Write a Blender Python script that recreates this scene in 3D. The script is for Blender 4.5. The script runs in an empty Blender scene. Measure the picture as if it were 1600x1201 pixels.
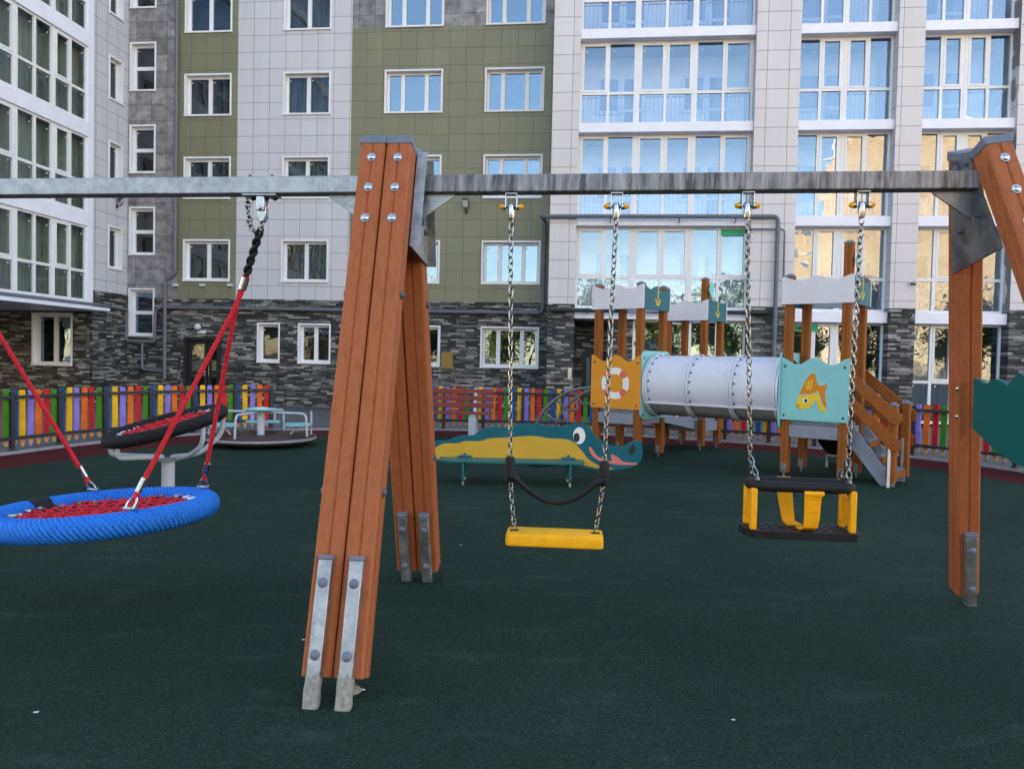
import bpy, math, random
from mathutils import Vector, Matrix
rnd = random.Random(7)
R = math.radians
SC = bpy.context.scene
COL = SC.collection

# ------------------------------------------------------------------ camera
F = 1200.; PITCH = R(1.77); ROLL = R(1.24); HC = 1.25
TH = R(6.29); D0 = 24.806
cam_d = bpy.data.cameras.new('camera'); cam = bpy.data.objects.new('camera', cam_d); COL.objects.link(cam)
cam_d.sensor_width = 36; cam_d.lens = F / 1600 * 36; cam_d.clip_start = .05; cam_d.clip_end = 2000
cam.matrix_world = Matrix.Translation((0, 0, HC)) @ Matrix.Rotation(R(90) - PITCH, 4, 'X') @ Matrix.Rotation(ROLL, 4, 'Z')
SC.camera = cam

def ray(x, y):
    a, b = (x - 800) / F, (y - 600.5) / F
    c, s = math.cos(ROLL), math.sin(ROLL)
    a, b = a * c + b * s, -a * s + b * c
    cp, sp = math.cos(PITCH), math.sin(PITCH)
    return Vector((a, cp - b * sp, -b * cp - sp))

class Frame:
    """a local frame standing on the ground: location and yaw; finds surveyed points on its planes"""
    def __init__(s, x, y, yaw, z=0.):
        s.loc = Vector((x, y, z)); s.yaw = yaw
        s.inv = (Matrix.Translation(s.loc) @ Matrix.Rotation(yaw, 4, 'Z')).inverted()
        s.o = s.inv @ Vector((0, 0, HC)); s.r3 = s.inv.to_3x3()
    def _p(s, px, py, ax, c):
        r = s.r3 @ ray(px, py); t = (c - s.o[ax]) / r[ax]
        return s.o + r * t
    def onX(s, px, py, c): p = s._p(px, py, 0, c); return p.y, p.z
    def onY(s, px, py, c): p = s._p(px, py, 1, c); return p.x, p.z
    def onZ(s, px, py, c=0.): p = s._p(px, py, 2, c); return p.x, p.y
WORLD = Frame(0, 0, 0)

# ------------------------------------------------------------------ mesh builder
class MB:
    def __init__(s): s.v = []; s.f = []
    def add(s, vs, fs, M=None):
        n = len(s.v)
        s.v += [tuple(M @ Vector(p)) if M else tuple(p) for p in vs]
        s.f += [tuple(i + n for i in f) for f in fs]; return s
    def box(s, x0, x1, y0, y1, z0, z1, M=None):
        v = [(x, y, z) for z in (z0, z1) for y in (y0, y1) for x in (x0, x1)]
        return s.add(v, [(0, 2, 3, 1), (4, 5, 7, 6), (0, 1, 5, 4), (2, 6, 7, 3), (0, 4, 6, 2), (1, 3, 7, 5)], M)
    def quad(s, a, b, c, d): return s.add([a, b, c, d], [(0, 1, 2, 3)])
    def prism(s, poly, fn, t0, t1):
        n = len(poly)
        v = [fn(a, b, t0) for a, b in poly] + [fn(a, b, t1) for a, b in poly]
        f = [tuple(range(n))[::-1], tuple(range(n, 2 * n))] + [(i, (i + 1) % n, n + (i + 1) % n, n + i) for i in range(n)]
        return s.add(v, f)
    def tube(s, path, r, n=10, closed=False, cap=True):
        P = [Vector(p) for p in path]; m = len(P)
        if not isinstance(r, (list, tuple)): r = [r] * m
        vs, fs = [], []; up = None
        for i, p in enumerate(P):
            if closed: t = P[(i + 1) % m] - P[i - 1]
            else: t = P[min(i + 1, m - 1)] - P[max(i - 1, 0)]
            t.normalize()
            if up is None:
                up = Vector((0, 0, 1)) if abs(t.z) < .9 else Vector((1, 0, 0))
            up = (up - t * up.dot(t))
            if up.length < 1e-5: up = t.orthogonal()
            up.normalize(); sd = t.cross(up)
            for k in range(n):
                a = 2 * math.pi * k / n
                vs.append(p + up * (math.cos(a) * r[i]) + sd * (math.sin(a) * r[i]))
        for i in range(m if closed else m - 1):
            j = (i + 1) % m
            for k in range(n):
                l = (k + 1) % n
                fs.append((i * n + k, i * n + l, j * n + l, j * n + k))
        if cap and not closed:
            fs.append(tuple(range(n))); fs.append(tuple(range((m - 1) * n, m * n))[::-1])
        return s.add(vs, fs)
    def cyl(s, a, b, r, n=16): return s.tube([a, b], r, n)
    def lathe(s, prof, M=None, n=20):
        vs, fs = [], []
        for r, z in prof:
            for k in range(n):
                a = 2 * math.pi * k / n; vs.append((r * math.cos(a), r * math.sin(a), z))
        for i in range(len(prof) - 1):
            for k in range(n):
                l = (k + 1) % n; fs.append((i * n + k, i * n + l, (i + 1) * n + l, (i + 1) * n + k))
        fs.append(tuple(range(n))[::-1]); m = (len(prof) - 1) * n; fs.append(tuple(range(m, m + n)))
        return s.add(vs, fs, M)
    def dome(s, p, nrm, r, h=None, n=12):
        h = h or r * .7
        q = Vector((0, 0, 1)).rotation_difference(Vector(nrm)).to_matrix().to_4x4()
        pr = [(r, 0)] + [(r * math.cos(a), h * math.sin(a)) for a in (R(25), R(50), R(72), R(86))]
        return s.lathe(pr, Matrix.Translation(p) @ q, n)
    def disc(s, p, nrm, r, h, n=16):
        q = Vector((0, 0, 1)).rotation_difference(Vector(nrm)).to_matrix().to_4x4()
        return s.lathe([(r * .98, 0), (r, h * .3), (r * .95, h)], Matrix.Translation(p) @ q, n)
    def build(s, name, mat, parent=None, bevel=0, smooth=True, loc=None):
        me = bpy.data.meshes.new(name); me.from_pydata(s.v, [], s.f); me.validate()
        import bmesh
        bm = bmesh.new(); bm.from_mesh(me); bmesh.ops.recalc_face_normals(bm, faces=bm.faces); bm.to_mesh(me); bm.free()
        if smooth:
            me.shade_smooth(); me.set_sharp_from_angle(angle=R(38))
        o = bpy.data.objects.new(name, me); COL.objects.link(o); me.materials.append(mat)
        if parent: o.parent = parent
        if loc: o.location = loc
        if bevel:
            b = o.modifiers.new('bevel', 'BEVEL'); b.width = bevel; b.segments = 2; b.limit_method = 'ANGLE'; b.angle_limit = R(40)
            b.harden_normals = False
        return o

def tag(o, label=None, cat=None, group=None, kind=None):
    if label: o['label'] = label
    if cat: o['category'] = cat
    if group: o['group'] = group
    if kind: o['kind'] = kind
    return o
def thing(name, label, cat, loc=(0, 0, 0), yaw=0., group=None):
    o = bpy.data.objects.new(name, None); COL.objects.link(o); o.empty_display_size = .2
    o.location = loc; o.rotation_euler = (0, 0, yaw); return tag(o, label, cat, group)

# ------------------------------------------------------------------ materials
def nodes(name):
    m = bpy.data.materials.new(name); m.use_nodes = True; t = m.node_tree; t.nodes.clear()
    out = t.nodes.new('ShaderNodeOutputMaterial'); b = t.nodes.new('ShaderNodeBsdfPrincipled')
    t.links.new(b.outputs[0], out.inputs[0]); return m, t, b, out
def N(t, typ, **kw):
    n = t.nodes.new(typ)
    for k, v in kw.items():
        if k in n.inputs.keys(): n.inputs[k].default_value = v
        else: setattr(n, k, v)
    return n
def rgb(c): return (c[0], c[1], c[2], 1)
def ramp(t, src, stops, interp='LINEAR'):
    r = t.nodes.new('ShaderNodeValToRGB'); r.color_ramp.interpolation = interp
    e = r.color_ramp.elements
    while len(e) < len(stops): e.new(.5)
    for el, (p, c) in zip(e, stops):
        el.position = p; el.color = rgb(c) if hasattr(c, '__len__') else (c, c, c, 1)
    t.links.new(src, r.inputs[0]); return r
def coords(t, scale=(1, 1, 1), swz=None, off=(0, 0, 0)):
    tc = t.nodes.new('ShaderNodeTexCoord'); src = tc.outputs['Object']
    if swz:
        sp = t.nodes.new('ShaderNodeSeparateXYZ'); t.links.new(src, sp.inputs[0]); cb = t.nodes.new('ShaderNodeCombineXYZ')
        for i, k in enumerate(swz): t.links.new(sp.outputs['XYZ'.index(k)], cb.inputs[i])
        src = cb.outputs[0]
    mp = t.nodes.new('ShaderNodeMapping'); mp.inputs['Scale'].default_value = scale; mp.inputs['Location'].default_value = off
    t.links.new(src, mp.inputs[0]); return mp.outputs[0]
def noise(t, vec, scale, detail=4, rough=.55):
    n = N(t, 'ShaderNodeTexNoise', Scale=scale, Detail=detail, Roughness=rough); t.links.new(vec, n.inputs['Vector']); return n.outputs['Fac']
def bump(t, b, h, strength=.2, dist=.01, prev=None):
    n = N(t, 'ShaderNodeBump', Strength=strength, Distance=dist); t.links.new(h, n.inputs['Height'])
    if prev: t.links.new(prev.outputs[0], n.inputs['Normal'])
    t.links.new(n.outputs[0], b.inputs['Normal']); return n
def scl(c, k): return tuple(min(1, x * k) for x in c)
MATS = {}
def plain(name, c, rough=.5, var=.12, nscale=14, bmp=.05, metal=0., scale=(1, 1, 1), spec=.22, fine=None):
    if name in MATS: return MATS[name]
    m, t, b, o = nodes(name)
    v = coords(t, scale); n = noise(t, v, nscale, 5, .6)
    r = ramp(t, n, [(.3, scl(c, 1 - var)), (.7, scl(c, 1 + var))]); t.links.new(r.outputs[0], b.inputs['Base Color'])
    b.inputs['Metallic'].default_value = metal; b.inputs['Specular IOR Level'].default_value = spec
    rr = ramp(t, n, [(.25, max(.05, rough - .1)), (.75, min(1, rough + .1))]); t.links.new(rr.outputs[0], b.inputs['Roughness'])
    if bmp: bump(t, b, noise(t, v, fine or nscale * 6, 3), bmp, .004)
    MATS[name] = m; return m

def tile_mat(name, c1, c2, swz, size=(.55, .55), off=(0, 0, 0), mott=0., mortar=(.11, .105, .10), rough=.45):
    m, t, b, o = nodes(name)
    v = coords(t, (1, 1, 1), swz, off); v0 = v
    dn = N(t, 'ShaderNodeTexNoise', Scale=.9, Detail=2.0); t.links.new(v, dn.inputs['Vector'])
    dm = N(t, 'ShaderNodeVectorMath', operation='MULTIPLY_ADD'); t.links.new(dn.outputs['Color'], dm.inputs[0]); dm.inputs[1].default_value = (.035, .035, 0); t.links.new(v, dm.inputs[2]); v = dm.outputs[0]
    br = N(t, 'ShaderNodeTexBrick', Scale=1.0, offset=0.0, squash=1.0)
    br.inputs['Color1'].default_value = rgb(c1); br.inputs['Color2'].default_value = rgb(c2); br.inputs['Mortar'].default_value = rgb(mortar)
    br.inputs['Mortar Size'].default_value = .008; br.inputs['Mortar Smooth'].default_value = .15
    br.inputs['Brick Width'].default_value = size[0]; br.inputs['Row Height'].default_value = size[1]
    t.links.new(v, br.inputs['Vector']); col = br.outputs['Color']
    n = noise(t, v, 3.2 if mott else .35, 7, .66)
    mx = N(t, 'ShaderNodeMix', data_type='RGBA', blend_type='MULTIPLY'); mx.inputs[0].default_value = 1.
    k = mott or .055
    if not mott: n = noise(t, coords(t, (3., .22, 1), swz), 1.0, 5, .6)
    r = ramp(t, n, [(.3, 1 - k), (.7, 1 + k * .4)])
    t.links.new(col, mx.inputs[6]); t.links.new(r.outputs[0], mx.inputs[7]); t.links.new(mx.outputs[2], b.inputs['Base Color'])
    b.inputs['Roughness'].default_value = rough
    inv = N(t, 'ShaderNodeMath', operation='SUBTRACT'); inv.inputs[0].default_value = 1; t.links.new(br.outputs['Fac'], inv.inputs[1])
    b1 = bump(t, b, inv.outputs[0], .5, .01); bump(t, b, noise(t, v, .9, 2), .10, .05, b1)
    MATS[name] = m; return m
def stone_mat(name, swz):
    m, t, b, o = nodes(name)
    v = coords(t, (1, 1, 1), swz)
    def lay(w, h, off, bias, seedoff):
        mp = N(t, 'ShaderNodeMapping'); mp.inputs['Location'].default_value = seedoff; t.links.new(v, mp.inputs[0])
        br = N(t, 'ShaderNodeTexBrick', Scale=1.0, offset=off, squash=1.3, squash_frequency=3, offset_frequency=2)
        br.inputs['Color1'].default_value = (0, 0, 0, 1); br.inputs['Color2'].default_value = (1, 1, 1, 1); br.inputs['Mortar'].default_value = (0, 0, 0, 1)
        br.inputs['Mortar Size'].default_value = .004; br.inputs['Brick Width'].default_value = w; br.inputs['Row Height'].default_value = h; br.inputs['Bias'].default_value = bias
        t.links.new(mp.outputs[0], br.inputs['Vector']); return br
    a = lay(.29, .064, .37, -.05, (0, 0, 0))
    n = noise(t, v, 9, 5, .65)
    ad = N(t, 'ShaderNodeMath', operation='MULTIPLY_ADD'); t.links.new(n, ad.inputs[0]); ad.inputs[1].default_value = .55; t.links.new(a.outputs['Color'], ad.inputs[2])
    sb = N(t, 'ShaderNodeMath', operation='SUBTRACT'); t.links.new(ad.outputs[0], sb.inputs[0]); sb.inputs[1].default_value = .27
    r = ramp(t, sb.outputs[0], [(0., (.013, .013, .014)), (.28, (.03, .03, .032)), (.5, (.072, .071, .07)), (.75, (.16, .157, .152)), (1., (.36, .35, .335))])
    mx = N(t, 'ShaderNodeMix', data_type='RGBA'); t.links.new(a.outputs['Fac'], mx.inputs[0]); t.links.new(r.outputs[0], mx.inputs[6]); mx.inputs[7].default_value = (.02, .02, .02, 1)
    t.links.new(mx.outputs[2], b.inputs['Base Color']); b.inputs['Roughness'].default_value = .75
    h = N(t, 'ShaderNodeMath', operation='SUBTRACT'); t.links.new(a.outputs['Color'], h.inputs[0]); t.links.new(a.outputs['Fac'], h.inputs[1])
    b1 = bump(t, b, h.outputs[0], .8, .03); bump(t, b, n, .4, .01, b1)
    MATS[name] = m; return m
def glass_mat(name, refl=.3, tint=(.75, .84, .86), gl=(.85, .93, 1.), wave=.03, wscale=.9):
    # a single coated pane: part mirror, part clear
    m, t, b, o = nodes(name); t.nodes.remove(b)
    tr = N(t, 'ShaderNodeBsdfTransparent'); tr.inputs[0].default_value = rgb(tint)
    g = N(t, 'ShaderNodeBsdfGlossy'); g.inputs['Color'].default_value = rgb(gl); g.inputs['Roughness'].default_value = .015
    ge = N(t, 'ShaderNodeNewGeometry'); dt = N(t, 'ShaderNodeVectorMath', operation='DOT_PRODUCT'); t.links.new(ge.outputs['Incoming'], dt.inputs[0]); t.links.new(ge.outputs['Normal'], dt.inputs[1])
    ab = N(t, 'ShaderNodeMath', operation='ABSOLUTE'); t.links.new(dt.outputs['Value'], ab.inputs[0])
    om = N(t, 'ShaderNodeMath', operation='SUBTRACT', use_clamp=True); om.inputs[0].default_value = 1; t.links.new(ab.outputs[0], om.inputs[1])
    pw = N(t, 'ShaderNodeMath', operation='POWER'); t.links.new(om.outputs[0], pw.inputs[0]); pw.inputs[1].default_value = 5
    ma = N(t, 'ShaderNodeMath', operation='MULTIPLY_ADD', use_clamp=True); t.links.new(pw.outputs[0], ma.inputs[0]); ma.inputs[1].default_value = 1 - refl; ma.inputs[2].default_value = refl
    mx = N(t, 'ShaderNodeMixShader'); t.links.new(ma.outputs[0], mx.inputs[0]); t.links.new(tr.outputs[0], mx.inputs[1]); t.links.new(g.outputs[0], mx.inputs[2])
    v = coords(t); nn = noise(t, v, wscale, 2, .5)
    bm = N(t, 'ShaderNodeBump', Strength=wave, Distance=.3); t.links.new(nn, bm.inputs['Height']); t.links.new(bm.outputs[0], g.inputs['Normal'])
    t.links.new(mx.outputs[0], o.inputs[0]); MATS[name] = m; return m

def rubber_mat(name, c, spk, dirt=1.):
    m, t, b, o = nodes(name); v = coords(t)
    vo = N(t, 'ShaderNodeTexVoronoi', Scale=180.0); t.links.new(v, vo.inputs['Vector'])
    sp = N(t, 'ShaderNodeSeparateColor'); t.links.new(vo.outputs['Color'], sp.inputs[0])
    r = ramp(t, sp.outputs[0], [(0, scl(c, .55)), (.5, c), (.88, scl(c, 1.35)), (1., spk)])
    big = ramp(t, noise(t, v, .55, 5, .6), [(.3, .78), (.7, 1.2)])
    mx = N(t, 'ShaderNodeMix', data_type='RGBA', blend_type='MULTIPLY'); mx.inputs[0].default_value = 1.
    t.links.new(r.outputs[0], mx.inputs[6]); t.links.new(big.outputs[0], mx.inputs[7])
    # dusty scuffs and pale crumbs
    sc = ramp(t, noise(t, coords(t, (1.3, 3.5, 1)), 1.4, 8, .7), [(.55, 0.), (.8, .22 * dirt)])
    m2 = N(t, 'ShaderNodeMix', data_type='RGBA'); t.links.new(sc.outputs[0], m2.inputs[0]); t.links.new(mx.outputs[2], m2.inputs[6]); m2.inputs[7].default_value = (.16, .19, .17, 1)
    v2 = N(t, 'ShaderNodeTexVoronoi', Scale=3.2); t.links.new(v, v2.inputs['Vector'])
    cr = ramp(t, v2.outputs['Distance'], [(.012, 1.), (.022, 0.)]); sp2 = N(t, 'ShaderNodeSeparateColor'); t.links.new(v2.outputs['Color'], sp2.inputs[0])
    gate = N(t, 'ShaderNodeMath', operation='GREATER_THAN'); t.links.new(sp2.outputs[0], gate.inputs[0]); gate.inputs[1].default_value = .8
    mu = N(t, 'ShaderNodeMath', operation='MULTIPLY'); t.links.new(cr.outputs[0], mu.inputs[0]); t.links.new(gate.outputs[0], mu.inputs[1])
    m3 = N(t, 'ShaderNodeMix', data_type='RGBA'); t.links.new(mu.outputs[0], m3.inputs[0]); t.links.new(m2.outputs[2], m3.inputs[6]); m3.inputs[7].default_value = (.4, .42, .4, 1)
    t.links.new(m3.outputs[2], b.inputs['Base Color']); b.inputs['Roughness'].default_value = .8; b.inputs['Specular IOR Level'].default_value = .08
    b1 = bump(t, b, vo.outputs['Distance'], 1., .007); bump(t, b, noise(t, v, 3, 3), .15, .02, b1)
    MATS[name] = m; return m
def wood_mat(name, c):
    m, t, b, o = nodes(name)
    v = coords(t, (9, 9, .6)); n = noise(t, v, 6, 6, .6)
    w = coords(t, (1, 1, .35)); kn = N(t, 'ShaderNodeTexVoronoi', Scale=3.4); t.links.new(w, kn.inputs['Vector'])
    kr = ramp(t, kn.outputs['Distance'], [(.03, .45), (.09, 1.)])
    r = ramp(t, n, [(.25, scl(c, .76)), (.5, c), (.8, scl(c, 1.14))])
    mx = N(t, 'ShaderNodeMix', data_type='RGBA', blend_type='MULTIPLY'); mx.inputs[0].default_value = .8
    t.links.new(r.outputs[0], mx.inputs[6]); t.links.new(kr.outputs[0], mx.inputs[7]); t.links.new(mx.outputs[2], b.inputs['Base Color'])
    b.inputs['Roughness'].default_value = .55; b.inputs['Specular IOR Level'].default_value = .12; bump(t, b, n, .12, .004); MATS[name] = m; return m
def galv_mat(name, lo, hi, metal=.75, streak=(5, 5, 5), nsc=3., rough=.42):
    m, t, b, o = nodes(name); v = coords(t, streak)
    n = noise(t, v, nsc, 8, .68); vo = N(t, 'ShaderNodeTexVoronoi', Scale=22.0); t.links.new(coords(t), vo.inputs['Vector'])
    sp = N(t, 'ShaderNodeSeparateColor'); t.links.new(vo.outputs['Color'], sp.inputs[0])
    ad = N(t, 'ShaderNodeMath', operation='MULTIPLY_ADD'); t.links.new(sp.outputs[0], ad.inputs[0]); ad.inputs[1].default_value = .12; t.links.new(n, ad.inputs[2])
    r = ramp(t, ad.outputs[0], [(.38, lo), (.72, hi)]); ad.inputs[1].default_value = .12 if streak[0] < 10 else .02; t.links.new(r.outputs[0], b.inputs['Base Color'])
    b.inputs['Metallic'].default_value = metal
    rr = ramp(t, n, [(.3, rough - .12), (.7, rough + .15)]); t.links.new(rr.outputs[0], b.inputs['Roughness'])
    bump(t, b, n, .12, .004); MATS[name] = m; return m

M = dict(
    wood=wood_mat('orange_stained_wood', (.345, .108, .044)),
    woodp=wood_mat('brown_stained_wood', (.25, .082, .019)),
    galv=galv_mat('galvanised_steel', (.23, .24, .26), (.44, .455, .48)),
    galvd=galv_mat('weathered_galvanised_steel', (.055, .057, .064), (.42, .42, .44), .45, (22, 22, 2.2), 1.6, .5),
    galvb=galv_mat('dark_galvanised_plate', (.10, .11, .13), (.26, .28, .31), .7, (4, 4, 4), 2.),
    chrome=plain('zinc_chain', (.30, .305, .31), .25, .25, 60, 0, 1.),
    steel=plain('bright_steel', (.48, .49, .51), .25, .1, 30, 0, 1.),
    cap=plain('grey_plastic_cap', (.15, .17, .22), .45),
    capb=plain('dark_plastic_cap', (.09, .095, .115), .4),
    white=plain('white_plastic', (.74, .75, .78), .38, .03, 3, 0),
    black=plain('black_rubber', (.013, .013, .015), .55, .3, 25, .2),
    seaty=plain('yellow_plastic', (.88, .40, .008), .42, .06, 10, .06),
    seatr=plain('yellow_rubber', (.88, .43, .008), .55, .1, 18, .15),
    red=plain('red_rope', (.55, .02, .035), .6, .2, 50, .3),
    blue=plain('blue_rope', (.015, .16, .62), .5, .15, 40, .2),
    teal=plain('teal_board', (.006, .10, .135), .4, .05, 6, .02),
    tealg=plain('teal_green_board', (.008, .115, .12), .42, .06, 6, .03),
    aqua=plain('aqua_board', (.22, .52, .53), .42, .04, 6, .02),
    orange=plain('orange_board', (.62, .25, .02), .42, .04, 6, .02),
    ochre=plain('ochre_inlay', (.52, .32, .035), .42, .04, 6, .02),
    fisho=plain('fish_orange', (.58, .2, .012), .42, .04, 6, 0),
    fishy=plain('fish_yellow', (.75, .5, .03), .42, .04, 6, 0),
    pale=plain('pale_inlay', (.72, .72, .70), .45, .04, 6, 0),
    pink=plain('pink_inlay', (.62, .17, .16), .45, .04, 6, 0),
    ink=plain('black_inlay', (.03, .03, .035), .4, .04, 6, 0),
    yel=plain('yellow_inlay', (.62, .43, .02), .42, .04, 6, 0),
    redi=plain('red_inlay', (.62, .13, .08), .45, .2, 40, 0),
    roofw=plain('pale_lilac_board', (.64, .62, .65), .5, .04, 6, .02),
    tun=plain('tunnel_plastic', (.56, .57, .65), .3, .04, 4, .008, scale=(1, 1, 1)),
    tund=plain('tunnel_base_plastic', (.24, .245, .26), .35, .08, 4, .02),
    gpaint=plain('grey_paint', (.22, .235, .29), .42, .06, 10, .03),
    gtube=plain('light_grey_tube', (.42, .44, .49), .35, .06, 10, .02),
    dtube=plain('dark_grey_tube', (.14, .15, .175), .35, .06, 10, .02),
    brown=plain('brown_phenolic_board', (.055, .03, .024), .5, .25, 30, .1),
    fencem=plain('dark_fence_metal', (.035, .036, .045), .45, .1, 10, .02),
    slat=plain('red_brown_slat', (.19, .045, .042), .5, .15, 12, .1, scale=(.4, 4, 4)),
    tip=plain('bare_wood', (.50, .30, .16), .6, .15, 14, .1),
    pipe=plain('grey_pipe_paint', (.13, .135, .155), .4, .06, 8, .02),
    pipeb=plain('black_pipe_paint', (.03, .03, .035), .4, .06, 8, .02),
    lampg=plain('dark_lamp_housing', (.06, .06, .06), .5),
    globe=plain('opal_glass', (.55, .57, .6), .3, .02, 4, 0),
    doorb=plain('black_door_metal', (.02, .021, .024), .4),
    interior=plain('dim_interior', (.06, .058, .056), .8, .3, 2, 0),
    room=plain('balcony_plaster', (.80, .80, .77), .8, .12, 1.2, .05),
    green=plain('green_panel', (.03, .36, .19), .45),
    ybox=plain('ochre_metal_box', (.24, .16, .045), .5),
    kerb=plain('pale_concrete', (.27, .27, .28), .8, .15, 8, .3),
    leaf=plain('leaves', (.075, .10, .022), .6, .4, 1.5, 0),
    bark=plain('bark', (.10, .07, .05), .8, .3, 10, .4),
    glass=glass_mat('window_glass', .29, (.5, .56, .58), gl=(.54, .76, 1.)),
    glassd=glass_mat('dim_window_glass', .08, (.66, .72, .68), gl=(.8, .9, 1.)),
    glassb=glass_mat('balcony_glass', .22, (.76, .83, .95), (.62, .79, 1.), .04, .8),
    wframe=plain('window_frame_white', (.72, .72, .74), .4, .03, 3, 0),
    strip=plain('white_metal_strip', (.74, .745, .83), .42, .05, 2, .02),
)
def curtain_mat(name, c, dk=.25):
    m, t, b, o = nodes(name); v = coords(t, (1, 1, .04)); n = noise(t, v, 16, 3, .6)
    r = ramp(t, n, [(.35, scl(c, dk)), (.65, c)]); t.links.new(r.outputs[0], b.inputs['Base Color']); b.inputs['Roughness'].default_value = .9
    bump(t, b, n, .6, .05); return m
M['curtain'] = curtain_mat('curtain_cloth', (.13, .125, .12)); M['curtaing'] = curtain_mat('grey_green_blind', (.40, .425, .37), .62)
T = dict(
    olive=tile_mat('olive_tile', (.168, .165, .102), (.186, .183, .114), 'XZY', off=(.02, .27, 0), mortar=(.10, .095, .07)),
    white=tile_mat('pale_tile', (.52, .51, .545), (.55, .54, .575), 'XZY', off=(.02, .27, 0), mortar=(.20, .19, .19)),
    pier=tile_mat('warm_pale_tile', (.555, .53, .545), (.585, .56, .575), 'XZY', (.62, .55), off=(.05, .1, 0), mortar=(.17, .16, .155)),
    whites=tile_mat('pale_tile_side', (.52, .51, .545), (.55, .54, .575), 'YZX', off=(.02, .27, 0), mortar=(.20, .19, .19)),
    conc=tile_mat('concrete_look_tile', (.19, .18, .185), (.33, .315, .32), 'XZY', off=(.31, .27, 0), mott=.62, mortar=(.09, .085, .085)),
    stone=stone_mat('ledge_stone', 'XZY'), stones=stone_mat('ledge_stone_side', 'YZX'),
    ybrick=tile_mat('yellow_brick', (.68, .50, .34), (.80, .61, .43), 'XZY', (.7, .3), mortar=(.40, .30, .19), mott=.25),
    dbrick=tile_mat('dark_brick', (.11, .075, .055), (.17, .12, .09), 'XZY', (.3, .08), mortar=(.06, .05, .045)),
)
# ------------------------------------------------------------------ the apartment building
B = Frame(0, D0, -TH)
bld = thing('apartment_building', 'long apartment block with olive and pale tiles, dark stone base and glazed balconies', 'apartment building', (0, D0, 0), -TH)
GZ = -.42          # level of the yard at the foot of the building
TOP = 27.
def front(v): return lambda s, d, z: (s, -(v + d), z)
def side(c): return lambda s, d, z: (c + d, -s, z)
def wbox(mb, W, s0, s1, d0, d1, z0, z1):
    a, b = W(s0, d0, z0), W(s1, d1, z1)
    lo = [min(p, q) for p, q in zip(a, b)]; hi = [max(p, q) for p, q in zip(a, b)]
    mb.box(lo[0], hi[0], lo[1], hi[1], lo[2], hi[2])
def wall(name, mat, W, s0, s1, z0, z1, holes=(), d=0., thick=.16):
    mb = MB()
    hs = [h for h in holes if h[0] < s1 and h[1] > s0 and h[2] < z1 and h[3] > z0]
    ss = sorted({s0, s1} | {min(max(x, s0), s1) for h in hs for x in h[:2]})
    zz = sorted({z0, z1} | {min(max(x, z0), z1) for h in hs for x in h[2:]})
    def solid(i, j):
        if not (0 <= i < len(ss) - 1 and 0 <= j < len(zz) - 1): return False
        cs, cz = (ss[i] + ss[i + 1]) / 2, (zz[j] + zz[j + 1]) / 2
        return not any(h[0] < cs < h[1] and h[2] < cz < h[3] for h in hs)
    for i in range(len(ss) - 1):
        for j in range(len(zz) - 1):
            if not solid(i, j): continue
            a, b, c, e = ss[i], ss[i + 1], zz[j], zz[j + 1]
            mb.quad(W(a, d, c), W(b, d, c), W(b, d, e), W(a, d, e))
            for di, dj, p, q in ((-1, 0, (a, c), (a, e)), (1, 0, (b, c), (b, e)), (0, -1, (a, c), (b, c)), (0, 1, (a, e), (b, e))):
                if not solid(i + di, j + dj):
                    mb.quad(W(p[0], d, p[1]), W(q[0], d, q[1]), W(q[0], d - thick, q[1]), W(p[0], d - thick, p[1]))
    return mb.build(name, mat, bld, smooth=False)

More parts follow.
